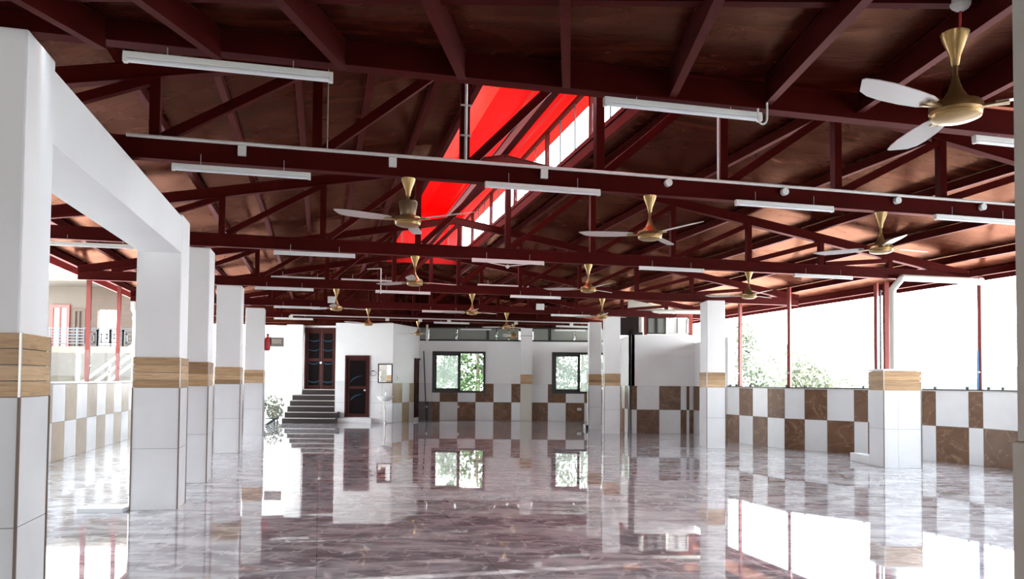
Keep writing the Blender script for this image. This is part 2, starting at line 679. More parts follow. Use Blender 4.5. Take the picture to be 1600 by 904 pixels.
def tiled_wall(name, A, B, th, ztop, cols, rows, colour, holes=(), paint='paint', mats=('paint', 'white_tile', 'brown_tile', 'grout'), zbase=0.0, cap=None):
    """wall from A to B (interior on the left-hand... side given by th sign).  cols = tile cuts (distance), rows = z cuts;
       colour(i, j) -> material index; holes = (s0, s1, z0, z1)"""
    A, B = Vector((A[0], A[1], 0)), Vector((B[0], B[1], 0))
    d = (B - A)
    L = d.length
    d.normalize()
    n = Vector((d.y, -d.x, 0))            # towards the camera for A left of B
    mb = MB()

    def P(s, off, z):
        return A + d * s + n * off + Vector((0, 0, z))

    def cell(s0, s1, o0, o1, z0, z1, m):
        mb.hexa([P(s0, o1, z0), P(s1, o1, z0), P(s1, o0, z0), P(s0, o0, z0), P(s0, o1, z1), P(s1, o1, z1), P(s1, o0, z1), P(s0, o0, z1)], m)

    ss = sorted(set([0, L] + [q for h in holes for q in h[:2]]))
    zz = sorted(set([zbase, ztop] + [q for h in holes for q in h[2:]]))
    for a, bb_ in zip(ss[:-1], ss[1:]):
        for z0, z1 in zip(zz[:-1], zz[1:]):
            cm, zm = (a + bb_) / 2, (z0 + z1) / 2
            if any(h[0] < cm < h[1] and h[2] < zm < h[3] for h in holes):
                continue
            cell(a, bb_, -th, 0, z0, z1, 0)
    # grout bed and tiles
    cols = [c for c in cols]
    for i, (a, e) in enumerate(zip(cols[:-1], cols[1:])):
        for j, (z0, z1) in enumerate(zip(rows[:-1], rows[1:])):
            pieces = [(a, e, z0, z1)]
            for h in holes:
                new = []
                for (p0, p1, q0, q1) in pieces:
                    if p1 <= h[0] or p0 >= h[1] or q1 <= h[2] or q0 >= h[3]:
                        new.append((p0, p1, q0, q1))
                        continue
                    if q0 < h[2]:
                        new.append((p0, p1, q0, h[2]))
                    if q1 > h[3]:
                        new.append((p0, p1, h[3], q1))
                    m0, m1 = max(q0, h[2]), min(q1, h[3])
                    if p0 < h[0]:
                        new.append((p0, h[0], m0, m1))
                    if p1 > h[1]:
                        new.append((h[1], p1, m0, m1))
                pieces = new
            for (p0, p1, q0, q1) in pieces:
                if p1 - p0 < 0.01 or q1 - q0 < 0.01:
                    continue
                cell(p0, p1, 0, 0.006, q0, q1, 3)
                cell(p0 + 0.003, p1 - 0.003, 0.006, 0.011, q0 + 0.003, q1 - 0.003, colour(i, j))
    if cap:
        cell(0, L, -th - 0.01, 0.02, ztop, ztop + 0.02, 4)
        mats = tuple(mats) + (cap,)
    o = obj(name, mb, list(mats))
    struct(o)
    return o, A, d, n


def s_of(px, A, B, z=0.6):
    """distance along wall A-B where picture column px meets it"""
    A, B = Vector((A[0], A[1], 0)), Vector((B[0], B[1], 0))
    d = (B - A).normalized()
    n = Vector((d.y, -d.x, 0))
    p = at_plane(px, 620, A, n)
    return (p - A).dot(d)


# ---- back wall
BA, BB = (-3.02, 25.0), (3.1, 25.0)
w1 = [s_of(675, BA, BB), s_of(758, BA, BB), 0.90, 2.24]
w2 = [s_of(862, BA, BB), s_of(862, BA, BB) + 1.73, 0.90, 2.24]
bpx = [675, 687.2, 715, 743, 771, 799, 813, 831, 856, 884, 913, 941, 969]
cols = [0.0] + [s_of(x, BA, BB) for x in bpx]
cols[-1] = min(cols[-1], 6.1)
bcol = {0: 'd', 1: 'b', 2: 'w', 3: 'b', 4: 'w', 5: 'b', 6: 'w', 7: 'w', 8: 'b', 9: 'w', 10: 'b', 11: 'w', 12: 'b'}


def bc(i, j):
    k = bcol[i]
    if k == 'd':
        return 4 if j == 0 else 1
    if j == 1:
        k = 'w' if k == 'b' else 'b'
    return 1 if k == 'w' else 2


o, *_ = tiled_wall('wall_back', BA, BB, 0.2, 2.58, cols, [0, 0.6, 1.2], bc, holes=[w1, w2],
                   mats=('paint', 'white_tile', 'brown_tile', 'grout', 'dark_tile'))
# ---- painted wall with the small door and basin
LA, LB = (-5.31, 23.1), (-3.58, 23.1)
dz0, dz1 = 0.17, 2.02
dh = [s_of(538.8, LA, LB), s_of(577, LA, LB), dz0, dz1]
lc = [0.0, dh[0], dh[1], 1.42, 1.73]
tiled_wall('wall_front_left', LA, LB, 0.2, 3.0, lc, [0.0, 0.6, 1.25], lambda i, j: 1, holes=[dh])
# ---- oblique side wall with red door
SA, SB = (-3.58, 23.1), (-3.02, 25.0)
spx = [617, 628, 639, 646.5]
sc_ = [0.0, s_of(628, SA, SB), s_of(639, SA, SB), s_of(646.5, SA, SB)]
sh = [s_of(646.5, SA, SB), s_of(658.8, SA, SB), 0.10, 2.0]
tiled_wall('wall_side', SA, SB, 0.15, 3.0, sc_, [0, 0.6, 1.2], lambda i, j: 2 if (i + j) % 2 == 1 else 1, holes=[sh],
           mats=('paint', 'white_tile', 'tan_tile', 'grout'))
# ---- recess wall behind the steps with double door
RA, RB = (-6.95, 24.35), (-5.11, 24.35)
rh = [s_of(475, RA, RB), s_of(524, RA, RB), 0.98, 2.92]
tiled_wall('wall_recess', RA, RB, 0.2, 3.0, [0], [0], lambda i, j: 1, holes=[rh])
b = MB()
b.bb(-5.31, -5.11, 23.3, 24.35, 0, 3.0)
struct(obj('wall_recess_side', b, 'paint'))
# ---- block wall on the right
KA, KB = RW[0], RW[1]
kc = [s_of(x, KA, KB) for x in (991, 995, 1030, 1063.4, 1072.6, 1077, 1083.5)] + [1.62]
kc[0] = 0.0
kcol = ['w', 'b', 'w', 'b', 'w', 'b', 'w']
tiled_wall('wall_block', KA, KB, 0.2, 2.49, kc, [0, 0.6, 1.2],
           lambda i, j: (1 if kcol[i] == 'w' else 2) if j == 0 else (2 if kcol[i] == 'w' else 1))
tiled_wall('wall_block_side', (2.98, 25.0), (2.98, 19.4), 0.12, 2.49, [0, 0.6, 1.2, 1.8, 2.4, 3.0, 3.6, 4.2, 4.8, 5.4, 5.6], [0, 0.6, 1.2],
           lambda i, j: 1 + (i + j) % 2)
tiled_wall('wall_block_return', RW[1], RW[2], 0.15, 2.3, [0, 0.6, 1.2, 1.8, 2.4], [0, 0.6, 1.2], lambda i, j: 1 + (i + j) % 2)

# ---- low right wall, section by section
rpx = [1136, 1155.7, 1176.8, 1200, 1223.8, 1257.5, 1292.7, 1331, 1356.5, 1400, 1441.5, 1462.5, 1513.8, 1536, 1572.7]


def low_section(name, A, B, pxs, first, cap=True):
    cc = [s_of(x, A, B) if isinstance(x, (int, float)) and x > 100 else x for x in pxs]
    L = (Vector(B) - Vector(A)).length
    cc[0] = 0.0
    cc[-1] = L
    return tiled_wall(name, A, B, 0.13, 1.2, cc, [0, 0.6, 1.185], lambda i, j: 1 + ((i + j + first) % 2), cap='granite')


low_section('wall_right', RW[2], RW[3], [0, 1155.7, 1176.8, 1200, 9], 1)
low_section('wall_right_2', RW[3], RW[4], [0, 1257.5, 1292.7, 9], 1)
low_section('wall_right_3', RW[4], RW[5], [0, 1356.5, 1395, 9], 0)
low_section('wall_right_4', RW[5], RW[6], [0, 1462.5, 1513.8, 9], 0)
low_section('wall_right_5', RW[6], RW[7], [0, 1536, 9], 0)
tiled_wall('wall_right_6', RW[7], RW[8], 0.13, 1.2, [0, .6, 1.2, 1.8, 2.4, 3.0, 3.6, 4.2], [0, 0.6, 1.185], lambda i, j: 1 + ((i + j) % 2), cap='granite')
tiled_wall('wall_right_7_light_block', RW[8], RW[9], 0.13, 2.95, [0, .6, 1.2, 1.8, 2.4, 3.0, 3.6, 4.2, 4.8], [0, 0.6, 1.185], lambda i, j: 1 + ((i + j) % 2), cap='granite')  # unseen section, raised to full height to block side light

# ---- low left wall, parallel to the columns
pa, pb = uv(-3.93, 19.0), uv(-3.93, -1.0)
va = 19.0
cuts = []
k = 0
v0 = 12.99 + 0.6 * 10
cuts = [0.0] + [va - (v0 - 0.6 * k) for k in range(0, 33)] + [20.0]
cuts = [c for c in cuts if 0 <= c <= 20]
lw, *_ = tiled_wall('wall_left', (pb.x, pb.y), (pa.x, pa.y), 0.13, 1.2,
                    [20.0 - c for c in reversed(cuts)], [0, 0.6, 1.185],
                    lambda i, j: 1, mats=('paint', 'white_tile', 'tan_tile', 'grout'), cap='chrome')
bpy.data.objects.remove(lw)


def left_colour(i, j):
    vm = -1.0 + (LCUT[i] + LCUT[i + 1]) / 2
    k = math.floor((vm - 12.99) / 0.6)
    return 2 if (k + j) % 2 == 0 else 1


LCUT = [20.0 - c for c in reversed(cuts)]
# interior lies on the +u side: walk from far to near so the tiles face inwards
FC = [20.0 - c for c in reversed(LCUT)]


def far_colour(i, j):
    vm = 19.0 - (FC[i] + FC[i + 1]) / 2
    k = math.floor((vm - 12.99) / 0.6)
    return 2 if (k + j) % 2 == 0 else 1


pa2, pb2 = (pa.x, pa.y), (pb.x, pb.y)
A_, B_ = Vector((pa.x, pa.y, 0)), Vector((pb.x, pb.y, 0))
# normal (d.y,-d.x) for near->far walk points to +u
LC2 = sorted(set([0.0, 20.0] + [12.99 + 1.0 + 0.6 * q for q in range(-23, 11)]))
LC2 = [c for c in LC2 if 0 <= c <= 20]
tiled_wall('wall_left', pb2, pa2, 0.13, 1.2, LC2, [0, 0.6, 1.185],
           lambda i, j: 2 if (math.floor(((LC2[i] + LC2[i + 1]) / 2 - 1.0 - 12.99) / 0.6) + j) % 2 == 0 else 1,
           mats=('paint', 'white_tile', 'tan_tile', 'grout'), cap='chrome')

# ---- roof: two plywood slopes, lantern opening between
UP_, UL, UR, V0, V1 = 2.4, -4.15, 10.5, 4.15, 25.6
ZP = 4.30


def zc(u):
    return ZP - 0.19 * (UP_ - u) if u < UP_ else ZP - 0.165 * (u - UP_)


def ply(name, u0, u1, v0, v1, up_=0.19):
    mb = MB()
    t = 0.02
    c = [(u0, v0), (u1, v0), (u1, v1), (u0, v1)]
    mb.hexa([uv(a, v, zc(a) + up_) for a, v in c] + [uv(a, v, zc(a) + up_ + t) for a, v in c])
    return struct(obj(name, mb, 'ply'))


OU0, OU1, OV0, OV1 = 1.5, 3.3, 5.2, 18.3
ply('ceiling', UL, OU0, V0, V1)
ply('ceiling_right', OU1, UR, V0, V1)
ply('ceiling_ridge_left', OU0, UP_, OV1, V1)
ply('ceiling_ridge_right', UP_, OU1, OV1, V1)
ply('ceiling_front_left', OU0, UP_, V0, OV0)
ply('ceiling_front_right', UP_, OU1, V0, OV0)
# gable boards closing the roof above the first beam and at the rear
for nm, v in (('wall_gable_sky_block', 4.2), ('wall_gable_rear', 25.5)):  # front board is unseen, added to keep sky light out
    mb = MB()
    for (a, e) in ((-4.1, UP_), (UP_, 10.4)):
        mb.hexa([uv(a, v, 3.0), uv(e, v, 3.0), uv(e, v + 0.03, 3.0), uv(a, v + 0.03, 3.0),
                 uv(a, v, zc(a) + 0.19), uv(e, v, zc(e) + 0.19), uv(e, v + 0.03, zc(e) + 0.19), uv(a, v + 0.03, zc(a) + 0.19)])
    struct(obj(nm, mb, 'ply'))
# dark boarding above the back walls
mb = MB()
for (xa, ya, xb, yb, zb0) in ((-9.2, 23.25, -3.58, 23.25, 3.0), (-3.58, 23.25, -3.02, 25.05, 3.0), (-3.02, 25.05, 3.1, 25.05, 3.03)):
    za, zb = [zc(min(x * cs + y * sn, 99)) + 0.05 for x, y in ((xa, ya), (xb, yb))]
    mb.hexa([(xa, ya, zb0), (xb, yb, zb0), (xb, yb + .04, zb0), (xa, ya + .04, zb0), (xa, ya, za), (xb, yb, zb), (xb, yb + .04, zb), (xa, ya + .04, za)])
struct(obj('wall_upper_boarding', mb, 'ply'))
# white gable wall behind the fifth truss on the right
mb = MB()
u0, u1, v = 7.85, 9.35, 18.75
mb.hexa([uv(u0, v, 2.45), uv(u1, v, 2.45), uv(u1, v + .1, 2.45), uv(u0, v + .1, 2.45),
         uv(u0, v, zc(u0) + .06), uv(u1, v, zc(u1) + .06), uv(u1, v + .1, zc(u1) + .06), uv(u0, v + .1, zc(u0) + .06)])
struct(obj('wall_gable_right', mb, 'cream'))

mb = MB()
mb.bb(2.72, 3.34, 19.9, 19.96, 2.50, 3.12)
mb.bb(3.1, 3.34, 19.62, 19.9, 2.5, 2.62)
struct(obj('trim_5', mb, 'granite'))

# ---- porch canopy in front of the first beam
ax = Vector((math.sin(math.radians(4.3)), math.cos(math.radians(4.3)), 0.09))


def zcan(y):
    return 2.93 + 0.09 * (y - 4.25)


mb = MB()
q0, q1 = uv(-3.6, 4.15), uv(6.5, 4.15)
lo = [(-5.5, -5.2), (8.6, -5.2), (q1.x, q1.y), (q0.x, q0.y)]  # unseen stretch behind the camera extended to reduce sky light
mb.hexa([(x, y, zcan(y) + 0.155) for x, y in lo] + [(x, y, zcan(y) + 0.175) for x, y in lo])
struct(obj('ceiling_porch', mb, 'ply'))


FH = 1.97
for nm_, xa_, xb_, hs_ in (('wall_front_light_block', 8.6, -5.4, [(2.0, 4.0, 1.2, 1.9), (6.5, 7.6, 0.0, 1.95), (10.0, 12.0, 1.2, 1.9)]),):  # unseen wall added behind the camera, full height to cut front light
    tiled_wall(nm_, (xa_, -5.2), (xb_, -5.2), 0.15, zcan(-5.2) + 0.15, [0.6 * k for k in range(24)], [0, 0.6, 1.185],
               lambda i, j: 1 + (i + j) % 2, holes=hs_, mats=('paint', 'white_tile', 'tan_tile', 'grout'))
mb = MB()
mb.hexa([(8.02, 9.3, 1.22), (8.15, 9.3, 1.22), (8.43, 7, 1.22), (8.3, 7, 1.22), (8.02, 9.3, 2.95), (8.15, 9.3, 2.95), (8.43, 7, 2.95), (8.3, 7, 2.95)])
mb.bb(8.62, 8.75, -5.2, 2.0, 0, 2.9)
struct(obj('wall_right_8_light_block', mb, 'cream'))  # unseen panels added on the right to hold back sky light
mb = MB()
pn = uv(-3.93, -1.0)
mb.hexa([(-5.5, -5.2, 0), (-5.38, -5.2, 0), (pn.x + .12, pn.y, 0), (pn.x, pn.y, 0), (-5.5, -5.2, 2.3), (-5.38, -5.2, 2.3), (pn.x + .12, pn.y, 2.5), (pn.x, pn.y, 2.5)])
struct(obj('wall_left_2_light_block', mb, 'cream'))  # unseen solid wall added to close off light from the near left

# ================================================================== ROOF STEEL
def truss(v, u_l, u_r, post0, step, label, rear=False, pmin=None):
    t = thing('roof_truss', label, 'roof truss', uv(0, v, 2.93), PHI, 'maroon roof trusses across the hall')
    mb = MB()
    mb.channel(uv(u_l, v, 3.01), uv(u_r, v, 3.01), 0.09, 0.16)
    obj('bottom_chord', mb, 'steel', t)
    for a, e in ((u_l, UP_), (UP_, u_r)):
        mb = MB()
        mb.channel(uv(a, v, zc(a)), uv(e, v, zc(e)), 0.09, 0.13)
        obj('top_chord', mb, 'steel', t)
    us = []
    k = -8
    while post0 + step * k < u_r - 0.3:
        if post0 + step * k > u_l + 0.35:
            us.append(post0 + step * k)
        k += 1
    for a in us:
        if zc(a) - 0.065 - 3.09 < 0.03:
            continue
        mb = MB()
        mb.bar(uv(a, v, 3.09), uv(a, v, zc(a) - 0.06), 0.075, 0.07, (-sn, cs, 0))
        obj('post', mb, 'steel', t)
    pts = [u_l + 0.05] + us
    for a, e in zip(pts[:-1], pts[1:]):
        if zc(e) - 3.15 < 0.12:
            continue
        mb = MB()
        mb.bar(uv(a + 0.06, v, 3.10), uv(e - 0.04, v, zc(e) - 0.08), 0.07, 0.06, (-sn, cs, 0))
        obj('brace', mb, 'steel', t)
    return t


TV = [4.08, 6.2, 10.1, 14.2, 17.9, 21.3]
b1 = MB()
b1.channel(uv(-3.3, 4.08, 3.01), uv(6.2, 4.08, 3.01), 0.09, 0.16)
o = obj('roof_beam', b1, 'steel')
tag(o, 'nearest maroon steel beam crossing the top of the view, porch joists ending on it', 'beam')
truss(6.2, -3.0, 9.9, 2.31, 1.18, 'nearest full maroon roof truss, white conduit and junction boxes along its bottom chord')
truss(10.1, -3.95, 10.0, 2.45, 1.22, 'second maroon roof truss from the front, ending at the right over the PVC drain pipe')
truss(14.2, -3.95, 9.75, 2.5, 1.2, 'third maroon roof truss, resting on the left red post and the square right column')
truss(17.9, -3.95, 9.5, 2.5, 1.2, 'fourth maroon roof truss, small floodlights on it, white gable wall behind its right end')
truss(21.3, -3.95, 8.6, 2.5, 1.2, 'rearmost maroon roof truss carrying the long thin white conduit near the back wall')

# purlins along the hall
for u in [-4.0 + 0.63 * k for k in range(9)] + [3.66, 4.85, 6.05, 7.2, 8.4, 9.55, 10.35]:
    left = u < UP_
    mb = MB()
    mb.channel(uv(u, 4.25, zc(u) + 0.065 + 0.057), uv(u, 25.4, zc(u) + 0.065 + 0.057), 0.06, 0.105, lip=0.006)
    o = obj('purlin', mb, 'steel')
    tag(o, 'maroon steel purlin running lengthwise under the %s plywood roof slope' % ('left' if left else 'right'), 'purlin',
        'purlins of the %s roof slope' % ('left' if left else 'right'))
# ridge and lantern curb beams
for u, lab in ((UP_, 'dark ridge beam running down the middle of the red roof lantern'),
               (OU0 - 0.02, 'maroon edge beam along the left side of the roof lantern opening'),
               (OU1 + 0.02, 'maroon edge beam along the right side of the roof lantern, under the glazing')):
    mb = MB()
    z = zc(u) + 0.065 + (0.09 if u == UP_ else 0.075)
    mb.channel(uv(u, 4.25, z), uv(u, 25.4 if u == UP_ else OV1 + 0.1, z), 0.10 if u == UP_ else 0.06, 0.15)
    tag(obj('ridge_beam' if u == UP_ else 'lantern_edge_beam', mb, 'steel'), lab, 'beam')

# porch joists
jpx = [(160, 66), (340, 78), (535, 97), (722, 115), (885, 130), (1052, 142), (1200, 160), (1345, 170), (1475, 182)]
for x, y in jpx:
    u, z = at_v(x, y, 4.03)
    p = uv(u, 4.03)
    e = p - ax * ((p.y + 3.1) / ax.y)
    mb = MB()
    mb.channel((p.x, p.y, zcan(p.y) + 0.075), (e.x, e.y, zcan(e.y) + 0.075), 0.045, 0.15, lip=0.006)
    tag(obj('porch_joist', mb, 'steel'), 'maroon steel joist rising under the near plywood canopy to the first beam', 'joist', 'joists of the near canopy')
for y in (3.3, 2.1):
    mb = MB()
    mb.bar((-4.8, y, zcan(y) + 0.125), (5.8, y, zcan(y) + 0.125), 0.05, 0.05)
    tag(obj('porch_batten', mb, 'steel'), 'horizontal maroon batten between the joists of the near canopy', 'batten', 'battens of the near canopy')

# eaves: fascia boards
for u, z, lab, ww in ((UL - .03, 3.10, 'bright red eave board along the left roof edge', 0.03), (UR + .03, 3.05, 'dark red eave board along the right roof edge', 0.03)):
    mb = MB()
    z = zc(u) + 0.12
    mb.bar(uv(u, 4.2, z), uv(u, 25.5, z), ww, 0.15)
    tag(obj('eave_board', mb, 'red_enamel' if u < 0 else 'steel'), lab, 'eave board')

# ================================================================== ROOF LANTERN
LZ0 = zc(OU1) + 0.21
LZ1 = 5.10
lan = thing('roof_lantern', 'raised roof lantern with bright red sheet roof and glazed sides over the ridge', 'roof lantern', uv(UP_, OV0, LZ0), PHI)
mb = MB()
NR = 14
for (ua, ub) in ((1.25, UP_), (UP_, 3.55)):
    za, zb = (LZ1, 5.42) if ua < 2 else (5.42, LZ1)
    mb.hexa([uv(ua, OV0 - .1, za), uv(ub, OV0 - .1, zb), uv(ub, OV1 + .1, zb), uv(ua, OV1 + .1, za),
             uv(ua, OV0 - .1, za + .012), uv(ub, OV0 - .1, zb + .012), uv(ub, OV1 + .1, zb + .012), uv(ua, OV1 + .1, za + .012)])
obj('roof_sheet', mb, 'red_sheet', lan)
for ua, dz in ((1.62, 0), (2.05, 0), (2.78, 0), (3.15, 0)):
    mb = MB()
    z = 5.42 - (5.42 - LZ1) * abs(ua - UP_) / 1.15 - 0.03
    mb.bar(uv(ua, OV0, z), uv(ua, OV1, z), 0.035, 0.045)
    obj('roof_rib', mb, 'red_sheet', lan)
for u, z0 in ((OU0, zc(OU0) + 0.21), (OU1, LZ0)):
    mb = MB()
    mb.bar(uv(u, OV0, LZ1 - 0.02), uv(u, OV1, LZ1 - 0.02), 0.05, 0.06)
    mb.bar(uv(u, OV0, z0 + 0.02), uv(u, OV1, z0 + 0.02), 0.05, 0.06)
    obj('glazing_frame', mb, 'steel', lan)
    v = OV0
    k = 0
    while v < OV1 + 0.01:
        mb = MB()
        wd = 0.06 if k % 3 == 0 else 0.018
        mb.bar(uv(u, v, z0), uv(u, v, LZ1 - 0.02), wd, wd, (-sn, cs, 0))
        obj('mullion', mb, 'steel' if k % 3 == 0 else 'black', lan)
        if v + 0.65 < OV1 + 0.05:
            mb = MB()
            mb.bar(uv(u, v + 0.03, (z0 + LZ1) / 2), uv(u, v + 0.62, (z0 + LZ1) / 2), 0.006, LZ1 - z0 - 0.08)
            obj('pane', mb, 'glass', lan)
        v += 0.655
        k += 1
for v in (OV0 - 0.02, OV1 + 0.02):
    mb = MB()
    for (ua, ub) in ((OU0, UP_), (UP_, OU1)):
        za = 5.42 - (5.42 - LZ1) * abs(ua - UP_) / 1.15
        zb = 5.42 - (5.42 - LZ1) * abs(ub - UP_) / 1.15
        mb.hexa([uv(ua, v, 4.1 if v > 10 else zc(ua)), uv(ub, v, 4.1 if v > 10 else zc(ub)), uv(ub, v + .02, 4.1 if v > 10 else zc(ub)), uv(ua, v + .02, 4.1 if v > 10 else zc(ua)),
                 uv(ua, v, za), uv(ub, v, zb), uv(ub, v + .02, zb), uv(ua, v + .02, za)])
    obj('end_panel', mb, 'red_sheet', lan)
for ua in (1.85, 2.95):
    mb = MB()
    mb.bar(uv(ua, OV1 - 0.05, 4.2), uv(ua, OV1 - 0.05, 5.2), 0.05, 0.05, (-sn, cs, 0))
    obj('end_stud', mb, 'red_steel', lan)


# ================================================================== COLUMNS
def column(wd, dp, loc, rz, label, h=2.93, side_strip=True, group=None, paint='paint', band=True):
    """origin: front right (colonnade) handled by caller; local box x 0..wd, y 0..dp"""
    t = thing('tiled_column', label, 'column', loc, rz, group)
    Mx = Matrix.Translation(Vector(loc)) @ Matrix.Rotation(rz, 4, 'Z')

    def put(name, mb, mats, bevel=0.0):
        mb.v = [Mx @ p for p in mb.v]
        return obj(name, mb, mats, t, bevel=bevel)
    e = 0.012
    if h > 1.6:
        mb = MB()
        mb.bb(0.008, wd - 0.008, 0.008, dp - 0.008, 1.48, h)
        put('shaft', mb, paint, 0.012)
    mb = MB()
    mb.bb(e, wd - e, e, dp - e, 0, 1.49, 1)
    for z0, z1 in ((0.0, 0.6), (0.6, 1.2)):
        n = 2 if wd > 0.5 else 1
        for i in range(n):
            x0, x1 = wd * (0 if i == 0 else 0.38), wd * (0.38 if (n == 2 and i == 0) else 1)
            mb.bb(x0 + (.002 if i else 0.004), x1 - (0.002 if i < n - 1 else 0.004), 0, e, z0 + .002, z1 - .002, 0)
            mb.bb(x0 + (.002 if i else 0.004), x1 - (0.002 if i < n - 1 else 0.004), dp - e, dp, z0 + .002, z1 - .002, 0)
        mb.bb(0, e, 0.004, dp - 0.004, z0 + .002, z1 - .002, 0)
        mb.bb(wd - e, wd, 0.004, dp - 0.004, z0 + .002, z1 - .002, 0)
    put('tile_cladding', mb, ['white_tile', 'grout'])
    mb = MB()
    for k in range(4):
        z0, z1 = 1.2 + 0.075 * k, 1.2 + 0.075 * (k + 1)
        mb.bb(-0.002, wd + 0.002, -0.002, dp + 0.002, z0 + 0.0025, z1 - 0.0025)
    put('wood_band', mb, 'wood_band')
    if side_strip:
        for x, y in ((0, 0), (wd, 0), (wd, dp)):
            mb = MB()
            mb.bb(x - 0.006, x + 0.006, y - 0.006, y + 0.006, 0, 1.2)
            put('corner_strip', mb, 'edge')
            mb = MB()
            mb.bb(x - 0.005, x + 0.005, y - 0.006, y + 0.006, 1.2, 1.5)
            put('corner_strip', mb, 'chrome')
    if h <= 1.6:
        mb = MB()
        mb.bb(-0.01, wd + 0.01, -0.01, dp + 0.01, 1.5, 1.53)
        put('cap_slab', mb, 'paint', 0.004)
    return t


cw, cd = 0.43, 0.46
clabels = ['nearest left column, cut by the left frame edge, with wood-look tile band',
           'second left column, full height, where the deep white beam ends',
           'third left column, standing close behind the second one',
           'fourth left column, between the third and the slim rear one',
           'rearmost left column, beside the fire extinguisher and stone steps']
for v, lab in zip((4.0, 8.2, 10.2, 14.2, 18.56), clabels):
    column(cw, cd if v > 5 else 0.40, uv(-1.345 - cw + (0.09 if v > 18 else 0.0), v), PHI, lab)
# deep white beam joining the first two
mb = MB()
mb.hexa([uv(-1.36 - 0.39, 4.35, 2.50), uv(-1.355, 4.35, 2.50), uv(-1.355, 8.2, 2.54), uv(-1.36 - 0.39, 8.2, 2.54),
         uv(-1.36 - 0.39, 4.35, 2.88), uv(-1.355, 4.35, 2.88), uv(-1.355, 8.2, 2.90), uv(-1.36 - 0.39, 8.2, 2.90)])
tag(obj('concrete_beam', mb, 'paint', bevel=0.006), 'deep white painted beam joining the two nearest left columns', 'beam')

column(0.40, 0.45, (2.31, 19.15, 0), 0, 'slim white column right of the back windows, in front of another')
column(0.36, 0.40, (2.10, 21.0, 0), 0, 'shaded column half hidden behind the slim white one, on a small plinth')
column(0.37, 0.60, (3.86, 15.2, 0), 0, 'white column left of the right opening, brown band on its shaded side')
column(0.58, 0.50, (5.76, 11.9, 0), 0, 'short wide tiled pillar at the right wall with pipes standing on it', h=1.5)
mb = MB()
mb.bb(2.02, 2.50, 20.9, 20.99, 0, 0.12)
mb.bb(2.0, 2.09, 20.9, 21.4, 0, 0.12)
tag(obj('column_plinth', mb, 'white_tile', bevel=0.005), 'low tiled plinth round the foot of the shaded rear column', 'plinth')
mb = MB()
mb.bb(5.76, 5.95, 12.41, 13.1, 0, 0.13)
tag(obj('tiled_kerb', mb, 'white_tile', bevel=0.003), 'low tiled kerb running back from the short wide pillar', 'kerb')
mb = MB()
p = uv(-1.345 - cw - 0.02, 8.22)
mb.bar(p + Vector((0, 0, 0.02)), p + Vector((-0.42, -0.03, 0.02)), 0.25, 0.04)
tag(obj('floor_kerb', mb, ['white_tile']), 'low flat kerb on the floor at the left foot of the second column', 'kerb')
# near right pillar
t = thing('plastered_pillar', 'beige plastered pillar cut off by the right frame edge', 'column', (1.83, 2.4, 0))
mb = MB()
mb.bb(1.805, 2.2, 2.4, 2.75, 1.095, 2.75)
obj('shaft', mb, 'cream', t, bevel=0.008)
mb = MB()
mb.bb(1.795, 2.21, 2.385, 2.765, 0, 1.095)
obj('base_casing', mb, 'cream', t, bevel=0.008)
# pilaster on the back wall
x0, x1 = at_d(813, 620, 24.9).x, at_d(831, 620, 24.9).x
t = thing('wall_pilaster', 'shallow pilaster with wood-look band between the two back windows', 'pilaster', (x0, 24.8, 0))
mb = MB()
mb.bb(x0, x1, 24.82, 24.989, 1.5, 3.0)
obj('shaft', mb, 'paint', t)
mb = MB()
mb.bb(x0, x1, 24.81, 24.989, 0, 0.598)
mb.bb(x0, x1, 24.81, 24.989, 0.602, 1.2)
obj('tile_cladding', mb, 'cream', t)
mb = MB()
for k in range(4):
    mb.bb(x0 - .004, x1 + .004, 24.80, 24.989, 1.2 + .075 * k + .0015, 1.275 + .075 * k - .0015)
obj('wood_band', mb, 'wood_band', t)


# ================================================================== WINDOWS AND DOORS
def window(idx, A, B, hole, open_right):
    A, B = Vector((A[0], A[1], 0)), Vector((B[0], B[1], 0))
    x0, x1 = A.x + hole[0], A.x + hole[1]
    z0, z1 = hole[2], hole[3]
    y = A.y
    mb = MB()
    f = 0.07
    mb.bb(x0, x1, y - 0.03, y + 0.07, z0, z0 + f)
    mb.bb(x0, x1, y - 0.03, y + 0.07, z1 - f, z1)
    mb.bb(x0, x0 + f, y - 0.03, y + 0.07, z0 + f, z1 - f)
    mb.bb(x1 - f, x1, y - 0.03, y + 0.07, z0 + f, z1 - f)
    xm = x0 + (x1 - x0) * 0.51
    o = struct(obj('window_%d' % idx, mb, 'dark_alu'))
    mb = MB()
    a, bq = x0 + f, xm + 0.04
    for q in ((a, a + .07), (bq - .09, bq)):
        mb.bb(q[0], q[1], y - 0.01, y + 0.02, z0 + f, z1 - f)
    mb.bb(a, bq, y - 0.01, y + 0.02, z0 + f, z0 + f + .07)
    mb.bb(a, bq, y - 0.01, y + 0.02, z1 - f - .07, z1 - f)
    s = obj('window_sash', mb, 'dark_alu', o)
    mb = MB()
    mb.bb(a + .07, bq - .09, y + .004, y + .008, z0 + f + .07, z1 - f - .07)
    obj('pane', mb, 'haze_glass', s)
    if not open_right:
        mb = MB()
        mb.bb(bq, x1 - f, y + .034, y + .038, z0 + f, z1 - f)
        obj('pane', mb, 'haze_glass', o)
    return o


window(1, BA, BB, w1, True)
window(2, BA, BB, w2, False)
